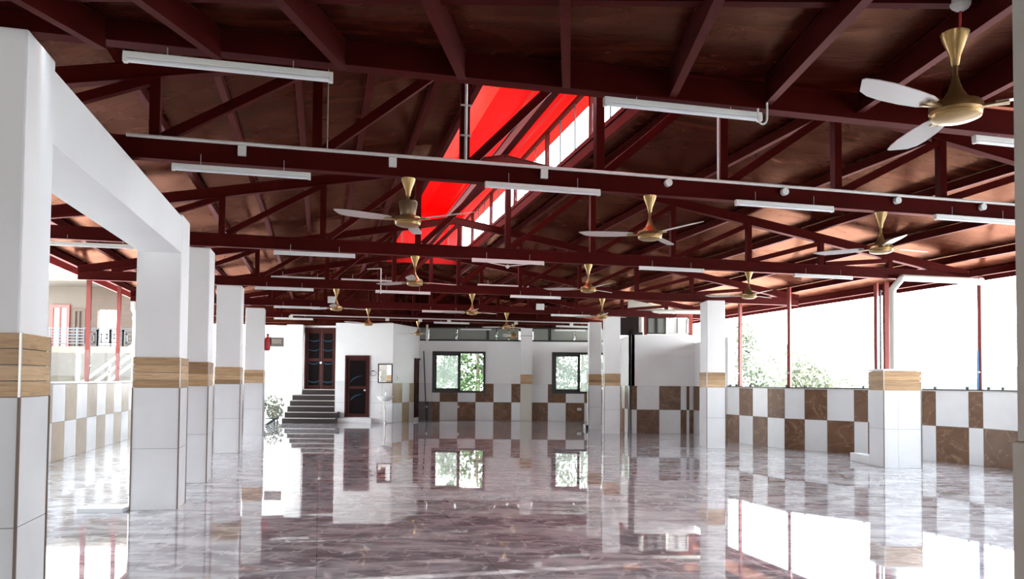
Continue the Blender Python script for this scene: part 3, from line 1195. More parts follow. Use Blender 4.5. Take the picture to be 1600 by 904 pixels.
# grey frosted strip above the back wall
mb = MB()
xa, xb = -2.75, 2.95
mb.bb(-3.0, 3.1, 24.97, 25.12, 2.58, 2.63)
mb.bb(-3.0, 3.1, 25.0, 25.08, 2.99, 3.03)
mpx = [669, 713.5, 762, 776, 795, 812, 832, 859, 898, 925]
for i, px in enumerate(mpx):
    x = at_d(px, 520, 25.0).x
    wd = 0.09 if px in (762, 859) else 0.03
    mb.bb(x - wd / 2, x + wd / 2, 25.0, 25.06, 2.63, 2.99)
o = struct(obj('window_3', mb, 'dark_alu'))
for a, e in zip(mpx[:-1], mpx[1:]):
    mb = MB()
    mb.bb(at_d(a, 520, 25.0).x + .02, at_d(e, 520, 25.0).x - .02, 25.03, 25.035, 2.63, 2.99)
    obj('pane', mb, 'frost', o)
mb = MB()
mb.bb(-3.02, at_d(669, 520, 25).x, 25.02, 25.04, 2.6, 3.02)
mb.bb(at_d(925, 520, 25).x, 3.1, 25.02, 25.04, 2.6, 3.02)
obj('pane', mb, 'frost', o)


def arc(mb, cx, cz, y, r, a0, a1, wd, m=0, n=8, sx=1.0, sz=1.0):
    for k in range(n):
        t0, t1 = a0 + (a1 - a0) * k / n, a0 + (a1 - a0) * (k + 1) / n
        ta = math.sin(math.pi * (k + 0.5) / n)
        mb.bar((cx + r * sx * math.cos(t0), y, cz + r * sz * math.sin(t0)), (cx + r * sx * math.cos(t1), y, cz + r * sz * math.sin(t1)), wd * (0.3 + 0.7 * ta), 0.006, (0, 1, 0), m)


# small door
x0, x1 = LA[0] + dh[0], LA[0] + dh[1]
mb = MB()
mb.bb(x0, x0 + .05, 23.06, 23.2, dz0, dz1)
mb.bb(x1 - .05, x1, 23.06, 23.2, dz0, dz1)
mb.bb(x0 + .05, x1 - .05, 23.06, 23.2, dz1 - .05, dz1)
d1 = struct(obj('door_1', mb, 'red_door'))
mb = MB()
mb.bb(x0 + .05, x1 - .05, 23.12, 23.16, dz0, dz1 - .05)
leaf = obj('door_leaf', mb, 'red_door', d1)
xm = (x0 + x1) / 2
mb = MB()
mb.bb(x0 + .13, x1 - .12, 23.112, 23.12, dz0 + .1, 1.02)
mb.bb(x0 + .13, x1 - .12, 23.112, 23.12, 1.10, dz1 - .15)
obj('door_panel', mb, 'inlay_dark', leaf)
mb = MB()
arc(mb, xm + .2, 1.15, 23.107, .42, math.pi * 0.93, math.pi * 0.55, .045, sz=.62)
arc(mb, xm + .2, .6, 23.107, .42, math.pi * 0.93, math.pi * 0.55, .045, sz=.62)
obj('door_inlay', mb, 'inlay_blue', leaf)
mb = MB()
mb.ball((x1 - .13, 23.07, .98), .035)
obj('door_knob', mb, 'chrome', leaf, smooth=True)
mb = MB()
mb.bb(x0 - .2, x1 + .1, 22.88, 23.088, 0, 0.15)
tag(obj('door_step', mb, 'white_tile', bevel=.005), 'low white step below the small dark red door', 'step')

# double door in the recess
x0, x1 = RA[0] + rh[0], RA[0] + rh[1]
z0, z1 = rh[2], rh[3]
mb = MB()
mb.bb(x0, x0 + .05, 24.3, 24.45, z0, z1)
mb.bb(x1 - .05, x1, 24.3, 24.45, z0, z1)
mb.bb(x0 + .05, x1 - .05, 24.3, 24.45, z1 - .05, z1)
d2 = struct(obj('door_2', mb, 'red_door'))
xm = (x0 + x1) / 2
for k, (a, e) in enumerate(((x0 + .05, xm + .03), (xm + .034, x1 - .05))):
    mb = MB()
    mb.bb(a, e, 24.36, 24.4, z0, z1 - .05)
    leaf = obj('door_leaf', mb, 'red_door', d2)
    mb = MB()
    for q0, q1 in ((z0 + .12, z0 + .88), (z0 + .98, z1 - .17)):
        mb.bb(a + .07, e - .07, 24.352, 24.36, q0, q1)
    obj('door_panel', mb, 'inlay_dark', leaf)
    mb = MB()
    for q in (z0 + .22, z0 + .8, z0 + 1.22, z0 + 1.52):
        arc(mb, (a + e) / 2, q + .25, 24.348, .28, math.pi * 1.25, math.pi * 1.75, .04, sz=.9)
    obj('door_inlay', mb, 'inlay_blue', leaf)
mb = MB()
mb.ball((xm + .03, 24.31, z0 + .84), .04)
obj('door_knob', mb, 'white_pl', d2, smooth=True)

# red door in the oblique side wall
A3 = Vector((SA[0], SA[1], 0))
dd = (Vector((SB[0], SB[1], 0)) - A3).normalized()
nn = Vector((dd.y, -dd.x, 0))
a, e = sh[0], sh[1]
mb = MB()
mb.bar(A3 + dd * (a + .03) + nn * 0.0 + Vector((0, 0, .1)), A3 + dd * (a + .03) + Vector((0, 0, 2.0)), .06, .08, nn)
mb.bar(A3 + dd * (e - .03) + Vector((0, 0, .1)), A3 + dd * (e - .03) + Vector((0, 0, 2.0)), .06, .08, nn)
mb.bar(A3 + dd * a + Vector((0, 0, 1.97)), A3 + dd * e + Vector((0, 0, 1.97)), .08, .06)
d3 = struct(obj('door_3', mb, 'red_door'))
mb = MB()
mb.bar(A3 + dd * (a + .06) - nn * .03 + Vector((0, 0, 1.02)), A3 + dd * (e - .06) - nn * .03 + Vector((0, 0, 1.02)), .03, 1.84)
leaf = obj('door_leaf', mb, 'red_door', d3)
mb = MB()
for q in (.6, 1.45):
    c = A3 + dd * ((a + e) / 2) - nn * .012
    for r in (.13, .22):
        pts = [c + dd * r * .7 * math.cos(t) + Vector((0, 0, q + r * math.sin(t))) for t in [math.pi * 2 * k / 14 for k in range(15)]]
        mb.path(pts, .012, 6)
obj('door_inlay', mb, 'letter', leaf)
mb = MB()
mb.ball(A3 + dd * (e - .14) + nn * .02 + Vector((0, 0, 1.0)), .035)
obj('door_knob', mb, 'chrome', leaf, smooth=True)

# ---- stone steps
st = thing('stone_steps', 'flight of dark stone steps with pale nosings climbing to the double door', 'steps', (-6.9, 22.9, 0))
sl = [(440.6, 530), (444.7, 530), (448.8, 523), (452.6, 523), (456, 523)]
for k in range(6):
    y0 = 22.55 + 0.27 * k
    if k < 5:
        xa_ = at_d(sl[k][0], 640, y0).x
        xb_ = -5.32 if k > 1 else -5.16
    else:
        xa_, xb_ = at_d(473, 600, y0).x, -5.32
    zt = 0.165 * (k + 1)
    mb = MB()
    mb.bb(xa_, xb_, y0, y0 + (0.27 if k < 5 else 0.40), 0 if k == 0 else zt - .165, zt - 0.025)
    if k >= 1:
        pass
    s = obj('riser', mb, 'granite', st)
    mb = MB()
    mb.bb(xa_ - .015, xb_ , y0 - .02, y0 + (0.27 if k < 5 else .40), zt - 0.025, zt)
    obj('tread', mb, 'granite', st, bevel=.003)
    mb = MB()
    mb.bb(xa_ - .015, xb_, y0 - .024, y0 - .0205, zt - .025, zt - .003)
    obj('nosing', mb, 'nosing', st)
mb = MB()
xl = at_d(456, 600, 23.63).x
mb.bb(xl, -5.32, 22.83, 23.6, 0, 0.16)
mb.bb(xl, -5.32, 23.1, 24.3, 0, 0.30)
mb.bb(xl, -5.32, 23.37, 24.3, 0.30, 0.46)
mb.bb(xl + .02, -5.32, 23.64, 24.3, 0.46, 0.63)
mb.bb(xl + .04, -5.32, 23.91, 24.3, .63, .795)
obj('core', mb, 'granite', st)

# pier and beam box left of the double door
mb = MB()
xa_, xb_ = at_d(462, 560, 24.1).x, at_d(474, 560, 24.1).x
mb.bb(xa_, xb_, 24.0, 24.14, 0.8, 3.0)
struct(obj('wall_pier', mb, 'paint'))
mb = MB()
mb.bb(at_d(449, 560, 24.1).x, xa_, 24.0, 24.34, 2.68, 3.0)
struct(obj('trim_1', mb, 'paint'))
# bright exterior wall seen past the rear column
mb = MB()
mb.bb(-10.5, at_d(463, 560, 25.2).x, 25.2, 25.4, 0.0, 3.6)
struct(obj('wall_outer', mb, 'paint'))


# ================================================================== BACK WALL FITTINGS
m = thing('wall_mirror', 'black framed rectangular mirror above the wash basin', 'mirror', at_d(602, 583, 23.07))
p0, p1 = at_d(590.5, 598, 23.07), at_d(613.5, 568, 23.07)
mb = MB()
f = .03
mb.bb(p0.x, p1.x, 23.05, 23.089, p0.z, p0.z + f)
mb.bb(p0.x, p1.x, 23.05, 23.089, p1.z - f, p1.z)
mb.bb(p0.x, p0.x + f, 23.05, 23.089, p0.z + f, p1.z - f)
mb.bb(p1.x - f, p1.x, 23.05, 23.089, p0.z + f, p1.z - f)
obj('mirror_frame', mb, 'black', m)
mb = MB()
mb.bb(p0.x + f, p1.x - f, 23.07, 23.086, p0.z + f, p1.z - f)
obj('mirror_glass', mb, 'mirror', m)
# basin
bx_ = at_d(601.5, 620, 22.9).x
ws = thing('wash_basin', 'white wall-hung wash basin with tap below the mirror', 'wash basin', (bx_, 23.09, .78))
mb = MB()
prof = [(0.03, -.15), (.12, -.13), (.20, -.07), (.25, 0), (.265, .0), (.255, .015), (.235, .012), (.19, -.04), (.1, -.09), (.01, -.1)]
mb.lathe(prof, (0, 0, 0), 28, cap=False)
mb.v = [Vector((bx_ + q.x, 22.87 + q.y * .8, .80 + q.z)) for q in mb.v]
mb.bb(bx_ - .24, bx_ + .24, 22.98, 23.088, .78, .815)
obj('bowl', mb, 'basin', ws, smooth=True)
mb = MB()
mb.path([(bx_, 23.02, .815), (bx_, 23.02, .96), (bx_, 22.9, .97), (bx_, 22.89, .93)], .014)
mb.bar((bx_, 23.02, .97), (bx_, 22.97, 1.04), .02, .01)
obj('tap', mb, 'chrome', ws)
mb = MB()
mb.path([(bx_, 22.87, .66), (bx_, 22.87, .5), (bx_, 22.92, .44), (bx_, 23.0, .44), (bx_, 23.0, .06)], .02)
obj('drain_pipe', mb, 'pvc', ws)
mb = MB()
mb.lathe([(.045, 0), (.045, .05), (.03, .07)], (bx_, 23.0, 0.0), 16)
obj('drain_collar', mb, 'chrome', ws)
# towel ring
c = at_d(583, 582, 23.07)
t = thing('towel_ring', 'thin steel towel ring on the wall left of the mirror', 'towel ring', c)
mb = MB()
pts = [c + Vector((.1 * math.cos(k * math.pi / 10), 0, -.02 + .07 * math.sin(k * math.pi / 10))) for k in range(21)]
mb.path(pts, .006, 6)
obj('ring', mb, 'rail', t)
mb = MB()
mb.bb(c.x - .03, c.x + .03, 23.06, 23.089 + 0.012, c.z + .04, c.z + .07)
obj('bracket', mb, 'rail', t)


def plate(px, py, D, w_, h_, lab, name='wall_socket', y_in=0.012):
    c = at_d(px, py, D)
    t = thing(name, lab, name.replace('wall_', ''), c)
    mb = MB()
    mb.bb(c.x - w_ / 2, c.x + w_ / 2, D - .015, D + .0, c.z - h_ / 2, c.z + h_ / 2)
    obj('face_plate', mb, 'white_pl', t, bevel=.003)
    mb = MB()
    mb.bb(c.x - w_ / 5, c.x + w_ / 5, D - .02, D - .015, c.z - h_ / 6, c.z + h_ / 6)
    obj('rocker', mb, 'grout', t)
    return t


plate(905, 639, 24.988, .13, .08, 'white rectangular socket on the brown tile below the right back window')
plate(715.5, 635, 24.988, .08, .08, 'small white socket between tiles below the left back window')
plate(666, 635, 24.988, .08, .08, 'white socket on the very dark tile at the corner')
plate(595, 645, 23.088, .05, .05, 'tiny socket low on the tiles left of the basin drain')
c = A3 + dd * .35 + Vector((0, 0, 1.35))
t = thing('wall_switch', 'small white switch on the wall between mirror and narrow side door', 'switch', c)
mb = MB()
mb.bar(c - dd * .05 + nn * .008, c + dd * .05 + nn * .008, .014, .13)
obj('face_plate', mb, 'white_pl', t)
mb = MB()
mb.bar(c - dd * .02 + nn * .018, c + dd * .02 + nn * .018, .006, .05)
obj('rocker', mb, 'white_pl', t)
# leaning rod
mb = MB()
p0, p1 = at_d(667, 656, 24.75), at_d(662, 548, 24.95)
p0.z = 0.0
mb.tube((p0.x - .02, 24.75, 0.0), (p1.x, 24.95, p1.z), .018)
tag(obj('leaning_rod', mb, 'black'), 'thin black rod leaning in the corner left of the back window', 'rod')
# vertical pipe at corner
x = at_d(667, 520, 24.9).x
mb = MB()
mb.tube((x, 24.93, 2.5), (x, 24.93, 3.1), .035)
mb.tube((x, 24.93, 2.62), (x, 24.93, 2.68), .045)
tag(obj('wall_pipe', mb, 'pvc'), 'short white vertical pipe at the top corner beside the grey panes', 'pipe')
# extinguisher and sign on the outer wall
c = uv(-1.195, 18.8, at_d(419.5, 546, 18.0).z)
t = thing('fire_extinguisher', 'red fire extinguisher hung beside the rearmost left column', 'fire extinguisher', c)
mb = MB()
mb.lathe([(.055, 0), (.065, .02), (.065, .24), (.05, .28), (.02, .31), (.02, .33)], c, 18)
obj('cylinder', mb, 'red_enamel', t, smooth=True)
mb = MB()
mb.bb(c.x - .02, c.x + .02, c.y - .02, c.y + .02, c.z + .33, c.z + .37)
mb.bar(c + Vector((-.01, 0, .36)), c + Vector((.06, 0, .40)), .02, .012)
obj('valve', mb, 'black', t)
mb = MB()
mb.path([c + Vector((.02, -.02, .35)), c + Vector((.08, -.02, .28)), c + Vector((.085, -.02, .1))], .012, 8)
obj('hose', mb, 'black', t)
mb = MB()
mb.bb(c.x - .1, c.x + .02, c.y + .08, c.y + .1, c.z - .02, c.z + .2)
mb.bar(c + Vector((0, .09, .1)), c + Vector((-.14, .09, .1)), .03, .06)
obj('bracket', mb, 'black', t)
p0, p1 = at_d(424, 541, 25.17), at_d(443.5, 527, 25.17)
t = thing('sign_board', 'small dark brown sign board with pale lettering behind the fire extinguisher', 'sign', (p0.x, 25.17, p0.z))
mb = MB()
mb.bb(p0.x - .15, p1.x, 25.15, 25.199, p0.z, p1.z)
obj('board', mb, 'sign', t)
mb = MB()
xx = p0.x + .04
zt = p1.z - .09
mb.bb(xx - .02, p1.x - .05, 25.14, 25.15, zt, zt + .012)
for k in range(6):
    wv = .035
    mb.bb(xx + .052 * k, xx + .052 * k + .01, 25.14, 25.15, zt - .11, zt)
    if k % 2 == 0:
        mb.bb(xx + .052 * k + .01, xx + .052 * k + .035, 25.14, 25.15, zt - .07, zt - .055)
    else:
        mb.bb(xx + .052 * k + .01, xx + .052 * k + .03, 25.14, 25.15, zt - .11, zt - .095)
obj('lettering', mb, 'letter', t)
# black stand by the rear column
c = ground(422, 665)
t = thing('metal_stand', 'small black angled metal stand on the floor by the rear column', 'stand', c)
mb = MB()
mb.bar(c + Vector((-.14, 0, .02)), c + Vector((.12, 0, .2)), .03, .03)
mb.bar(c + Vector((-.14, .25, .02)), c + Vector((.12, .25, .2)), .03, .03)
mb.bar(c + Vector((.12, 0, 0)), c + Vector((.12, 0, .22)), .025, .025, (0, 1, 0))
mb.bar(c + Vector((.12, .25, 0)), c + Vector((.12, .25, .22)), .025, .025, (0, 1, 0))
mb.bar(c + Vector((-.14, 0, .2)), c + Vector((.16, 0, .2)), .025, .025)
mb.bar(c + Vector((-.14, 0, .02)), c + Vector((-.14, .25, .02)), .025, .025)
mb.bar(c + Vector((.12, 0, .2)), c + Vector((.12, .25, .2)), .025, .025)
obj('stand_frame', mb, 'black', t)
mb = MB()
mb.bar(c + Vector((-.12, .12, .06)), c + Vector((.08, .12, .2)), .2, .012)
obj('shelf_plate', mb, 'white_pl', t)

# planks in the gap
for k, (xa_, ya, xb_, yb, lab) in enumerate(((at_d(971, 600, 20.6).x, 20.6, at_d(980, 600, 20.9).x, 20.95, 'pale wooden plank leaning in the gap beside the block wall, the steeper one'),
                                             (at_d(976, 600, 20.3).x, 20.3, at_d(985.5, 600, 20.6).x, 20.55, 'pale wooden plank leaning against the block wall edge, the nearer one'))):
    mb = MB()
    mb.bar((xa_, ya, .02), (2.90 if k else 2.88, yb + .3, 1.15 - .2 * k), .09, .025, (0, 1, 0))
    tag(obj('wooden_plank', mb, 'plank'), lab, 'plank')
mb = MB()
xp = at_d(988.5, 560, 19.3).x
mb.tube((xp - .03, 19.36, 0), (xp - .03, 19.36, 2.49), .016)
tag(obj('black_pole', mb, 'black'), 'thin black pole standing at the left edge of the white block wall', 'pole')

# ---- red framed window unit and pipe above the block wall
t = thing('red_window_unit', 'red steel framed window with grey and white panes on top of the block wall', 'window', (3.4, 19.5, 2.49))
p0, p1 = at_d(1006.5, 522, 19.5), at_d(1082, 489.5, 19.5)
mb = MB()
z0, z1 = 2.492, p1.z
mb.bb(p0.x, p1.x, 19.46, 19.54, z1 - .09, z1)
mb.bb(p0.x, p0.x + .07, 19.46, 19.54, z0, z1 - .09)
mb.bb(p1.x - .1, p1.x, 19.46, 19.54, z0, z1 - .09)
obj('outer_frame', mb, 'red_steel', t)
for k, (a, e, mt, gm) in enumerate(((1010.5, 1040, 'black', 'frost'), (1044.5, 1075, 'white_pl', 'basin'))):
    xa_, xb_ = at_d(a, 505, 19.5).x, at_d(e, 505, 19.5).x
    mb = MB()
    zz0, zz1 = z0 + .02, z1 - .11
    mb.bb(xa_, xb_, 19.43, 19.46, zz0, zz0 + .03)
    mb.bb(xa_, xb_, 19.43, 19.46, zz1 - .03, zz1)
    mb.bb(xa_, xa_ + .03, 19.43, 19.46, zz0, zz1)
    mb.bb(xb_ - .03, xb_, 19.43, 19.46, zz0, zz1)
    xm = (xa_ + xb_) / 2
    mb.bb(xm - .025, xm + .025, 19.43, 19.455, zz0, zz1)
    s = obj('shutter_frame', mb, mt, t)
    mb = MB()
    mb.bb(xa_ + .03, xb_ - .03, 19.465, 19.475, zz0, zz1)
    obj('pane', mb, gm, s)
mb = MB()
a0 = at_d(1001.5, 505, 19.35)
a1 = at_d(1001.5, 486, 19.35)
a2 = at_d(1090, 486, 19.35)
mb.path([Vector((a0.x, 19.35, 2.55)), Vector((a1.x, 19.35, a1.z - .02)), Vector((a1.x + .03, 19.35, a1.z)), Vector((a2.x + .25, 19.35, a1.z))], .055, 14)
for q in (.45, .8):
    mb.tube(Vector((a1.x + q, 19.35, a1.z)), Vector((a1.x + q + .05, 19.35, a1.z)), .063, 14)
tag(obj('drain_pipe_elbow', mb, 'pvc', smooth=True), 'white drain pipe with elbow running above the red framed window', 'pipe')

# ---- pipes on the short pillar
px_ = 5.90
zt = at_d(1395, 430, 12.1).z
mb = MB()
xe = at_d(1541, 434, 12.3).x
pA = Vector((at_d(1394.5, 430, 11.98).x, 11.98, 1.53))
mb.path([pA, Vector((pA.x, 11.98, 2.78)), Vector((pA.x + .03, 11.74, 2.93)), Vector((7.28, 11.99, 2.92))], .052, 14)
mb.tube(Vector((7.27, 11.99, 2.92)), Vector((7.36, 12.01, 2.92)), .062, 14)
tag(obj('drain_pipe', mb, 'pvc', smooth=True), 'thick white drain pipe rising from the short pillar and turning right under the roof', 'pipe')
pB = at_d(1384.5, 500, 12.32)
mb = MB()
mb.channel((pB.x, 12.32, 1.53), (pB.x, 12.32, 2.93), .07, .07, (0, 1, 0))
tag(obj('steel_post', mb, 'red_steel'), 'red steel post standing on the short tiled pillar', 'post')


def wallpoint(px, off=-0.065):
    for A, B in zip(RW[2:-1], RW[3:]):
        A3_, B3 = Vector((*A, 0)), Vector((*B, 0))
        d_ = (B3 - A3_)
        L = d_.length
        d_.normalize()
        n3 = Vector((d_.y, -d_.x, 0))
        p = at_plane(px, 620, A3_ + n3 * off, n3)
        s = (p - A3_).dot(d_)
        if -0.05 <= s <= L + 0.05:
            return Vector((p.x, p.y, 0)), d_, n3
    return None


def roofz(p):
    u = p.x * cs + p.y * sn
    return zc(u) + 0.06


RP = [(1156.5, 3.02, 'slim red post in the right opening, the one just right of the square column'),
      (1233.5, None, 'red post in the right opening under the end of the third truss'),
      (1370, None, 'red post on the low wall just left of the short pillar'),
      (1533, None, 'red post on the low wall right of the short pillar, blue strip on its edge')]
for px, zt_, lab in RP:
    p, d_, n3 = wallpoint(px)
    z1 = min(roofz(p) if zt_ is None else zt_, 3.2)
    t = thing('steel_post', lab, 'post', (p.x, p.y, 1.22), 0)
    mb = MB()
    mb.bar((p.x, p.y, 1.22), (p.x, p.y, z1), .06, .06, n3)
    obj('post_body', mb, 'red_steel', t)
    mb = MB()
    q = p + n3 * .04 + Vector((0, 0, 1.5))
    mb.tube(q - n3 * .02, q + n3 * .02, .018, 10)
    obj('glass_clamp', mb, 'chrome', t)
    if px == 1533:
        mb = MB()
        mb.bar((p.x - .04, p.y, 1.22), (p.x - .04, p.y, 1.85), .015, .05, n3)
        obj('edge_tape', mb, mat('blue_tape', (.05, .16, .35), .5), t)
p, d_, n3 = wallpoint(1376.5)
mb = MB()
mb.tube((p.x, p.y, 1.22), (p.x, p.y, 3.0), .018)
mb.tube((p.x, p.y, 2.35), (pB.x, 12.32, 2.35), .008)
tag(obj('service_pipe', mb, 'rail'), 'thin grey pipe between the left red post and the pillar post', 'pipe')
# right side glass balustrade, one sheet per bay
gl = [(1139, 1153), (1160, 1229), (1238, 1352), (1445, 1529), (1538, 1575)]
glab = ['narrow clear glass sheet on the low wall beside the square column', 'clear glass sheet on the low wall between the two left red posts',
        'wide clear glass sheet on the low wall left of the short pillar', 'clear glass sheet on the low wall right of the short pillar',
        'clear glass sheet on the low wall right of the rightmost red post']
for (a, e), lab in zip(gl, glab):
    pa_, pe_ = wallpoint(a, -.05)[0], wallpoint(e, -.05)[0]
    t = thing('glass_balustrade', lab, 'glass balustrade', (pa_.x, pa_.y, 1.22))
    mb = MB()
    pts = [pa_] + [Vector((*q, 0)) + Vector((0.03, 0.04, 0)) for q in RW[3:8] if pa_.x < q[0] < pe_.x] + [pe_]
    for s0, s1 in zip(pts[:-1], pts[1:]):
        mb.bar(s0 + Vector((0, 0, 1.49)), s1 + Vector((0, 0, 1.49)), .008, .54)
    obj('glass_sheet', mb, 'green_glass', t)
    for f_ in (.15, .85):
        q = pa_.lerp(pe_, f_)
        q = pts[0].lerp(pts[1], .2) if f_ < .5 else pts[-2].lerp(pts[-1], .8)
        mb = MB()
        mb.bb(q.x - .012, q.x + .012, q.y - .02, q.y + .02, 1.22, 1.26)
        obj('clip', mb, 'black', t)

# ---- left opening: posts, glass, downpipe
LP = [(135.5, 'red steel post in the left opening, the one nearer the camera'), (183, 'red steel post in the left opening, the farther one')]
for px, lab in LP:
    p = at_plane(px, 600, uv(-3.995, 0), Vector((cs, sn, 0)))
    t = thing('steel_post', lab, 'post', (p.x, p.y, 1.22))
    mb = MB()
    mb.bar((p.x, p.y, 1.22), (p.x, p.y, zc(-3.99) + .06), .075, .06, (-sn, cs, 0))
    obj('post_body', mb, 'red_steel', t)
    mb = MB()
    q = Vector((p.x, p.y, 1.5)) + Vector((cs, sn, 0)) * .045
    mb.ball(q, .025)
    obj('glass_clamp', mb, 'white_pl', t)
va_, vb_ = 11.0, 18.4
bays = [(9.2, 14.05), (14.2, 16.0), (16.15, 18.3)]
bl = ['clear glass sheet of the left balustrade, nearest bay', 'clear glass sheet between the two red posts of the left opening', 'clear glass sheet of the left balustrade beyond the farther red post']
for (a, e), lab in zip(bays, bl):
    mb = MB()
    mb.bar(uv(-3.955, a, 1.50), uv(-3.955, e, 1.50), .008, .56)
    tag(obj('glass_balustrade', mb, 'green_glass'), lab, 'glass balustrade')
p = at_plane(209, 600, uv(-4.05, 0), Vector((cs, sn, 0)))
mb = MB()
mb.path([(p.x, p.y, 0), (p.x, p.y, 2.75), (p.x - .05, p.y, 2.85), (p.x - .05, p.y, 3.0)], .055, 12)
mb.tube((p.x, p.y, 2.6), (p.x, p.y, 2.66), .065, 12, 0)
tag(obj('down_pipe', mb, 'pvc', smooth=True), 'white rain pipe standing just outside the left opening', 'pipe')


# ================================================================== CEILING FANS
def make_fan():
    t = thing('ceiling_fan', '', 'ceiling fan', (0, 0, 0), 0, 'gold ceiling fans')
    mb = MB()
    mb.lathe([(.050, 0), (.058, -.005), (.052, -.03), (.036, -.07), (.022, -.11), (.016, -.145), (.012, -.15)], n=28)
    obj('canopy', mb, 'gold', t, smooth=True)
    mb = MB()
    mb.lathe([(.0105, -.145), (.0105, -.215)], n=14)
    obj('rod', mb, 'gold', t, smooth=True)
    mb = MB()
    mb.lathe([(.014, -.205), (.018, -.225), (.030, -.26), (.048, -.29), (.068, -.308), (.070, -.315)], n=28)
    obj('motor_cone', mb, 'gold', t, smooth=True)
    mb = MB()
    mb.lathe([(.07, -.312), (.098, -.318), (.107, -.330), (.107, -.355), (.100, -.362), (.098, -.366), (.104, -.370), (.100, -.382), (.075, -.392), (.02, -.397)], n=32)
    obj('motor', mb, 'gold', t, smooth=True)
    for k in range(3):
        a = k * 2 * math.pi / 3
        R = Matrix.Rotation(a, 4, 'Z')
        mb = MB()
        # blade outline in local x outwards
        out = [(.15, -.030), (.20, -.048), (.30, -.058), (.42, -.060), (.50, -.054), (.56, -.036), (.625, .030), (.618, .042), (.55, .052), (.46, .056), (.30, .050), (.20, .042), (.15, .028)]
        tilt = math.radians(11)
        n = len(out)
        for s in (0, 1):
            for x, y in out:
                mb.v.append(R @ Vector((x, y * math.cos(tilt), -.343 + y * math.sin(tilt) + (.004 if s else 0))))
        mb.f.append(tuple(reversed(range(n))))
        mb.f.append(tuple(range(n, 2 * n)))
        for q in range(n):
            mb.f.append((q, (q + 1) % n, n + (q + 1) % n, n + q))
        mb.m = [0] * len(mb.f)
        bl_ = obj('blade', mb, 'blade', t)
        mb = MB()
        mb.bar(R @ Vector((.09, 0, -.347)), R @ Vector((.20, .012, -.350)), .022, .008)
        mb.bar(R @ Vector((.09, 0, -.347)), R @ Vector((.20, -.022, -.352)), .018, .008)
        obj('blade_bracket', mb, 'gold', bl_)
    return t


fan0 = make_fan()
fans = [  # px, truss v, rotation, label
    (636, 6.2, 90, 'gold ceiling fan under the nearest truss, left of the red lantern'),
    (1015, 6.2, 180, 'gold ceiling fan under the nearest truss, right of the lantern, the middle of its three'),
    (1377, 6.2, 20, 'gold ceiling fan under the nearest truss at its right end'),
    (648, 10.1, 150, 'gold ceiling fan on the second truss, left, against the red lantern end'),
    (919, 10.1, 170, 'gold ceiling fan on the second truss, middle of its three'),
    (1170, 10.1, 160, 'gold ceiling fan on the second truss near the square right column'),
    (526, 14.2, 35, 'gold ceiling fan on the third truss, left of the three, floodlight beside it'),
    (738, 14.2, 160, 'gold ceiling fan on the third truss, middle of the three'),
    (941, 14.2, 150, 'gold ceiling fan right above the slim white column'),
    (576, 17.9, 100, 'small distant gold fan above the small dark door'),
    (792, 17.9, 40, 'small distant gold fan above the back wall, in front of another fan'),
    (654, 21.3, 180, 'rear gold fan in front of the corner above the narrow side door'),
    (803, 21.3, 0, 'rearmost gold fan against the grey panes by the pilaster'),
]
used = False


def hang(loc, rz, lab):
    global used
    if not used:
        used = True
        fan0.location = loc
        fan0.rotation_euler = (0, 0, rz)
        fan0['label'] = lab
        return fan0
    return dup(fan0, loc, rz, lab, 'gold ceiling fans')


for px, v, rz, lab in fans:
    u, z = at_v(px, 450, v)
    hang(uv(u, v, 2.93), math.radians(rz), lab)
NF = Vector((at_d(1492, 50, 3.34).x, 3.34, zcan(3.34)))
hang(NF, math.radians(206), 'large nearest gold ceiling fan with white blades at the top right corner')
# the near left fan has its lower cover slipped down over the motor
mb = MB()
mb.lathe([(.072, -.19), (.076, -.20), (.060, -.31), (.052, -.33)], n=26)
mc = obj('motor_cover', mb, mat('bronze_motor_cover', (.20, .13, .07), .35, .5), None, smooth=True)
mc.parent = fan0
# hook cover and cable of the nearest fan
c = Vector((NF.x - .01, 3.28, NF.z + .10))
t = thing('cable_cover', 'crumpled white plastic cover with red cable above the nearest fan', 'cable cover', c)
mb = MB()
mb.ball(c, .045, 7, 10, sc=(1.0, .8, .8))
mb.ball(c + Vector((.025, 0, .03)), .03, 6, 8)
obj('plastic_wrap', mb, 'white_pl', t)
mb = MB()
mb.path([c + Vector((0, 0, -.03)), c + Vector((.005, .01, -.06)), c + Vector((.02, .04, -.09)), NF + Vector((.0, 0, .005))], .006, 6)
obj('cable', mb, 'red_wire', t)


# ================================================================== TUBE LIGHTS
def make_tube():
    t = thing('tube_light', '', 'tube light', (0, 0, 0), 0, 'hanging tube lights')
    mb = MB()
    mb.bb(-.5, .5, -.018, .018, -.004, .026)
    obj('batten', mb, 'white_pl', t, bevel=.003)
    mb = MB()
    mb.tube((-.48, -.004, -.014), (.48, -.004, -.014), .013, 10)
    obj('tube', mb, 'basin', t, smooth=True)
    for s in (-1, 1):
        mb = MB()
        mb.box((s * .49, -.003, -.008), (.02, .034, .036))
        obj('end_cap', mb, 'white_pl', t)
        mb = MB()
        mb.tube((s * .3, 0, .026), (s * .3, 0, .11), .0025, 6)
        obj('hanging_wire', mb, 'wire', t)
    return t


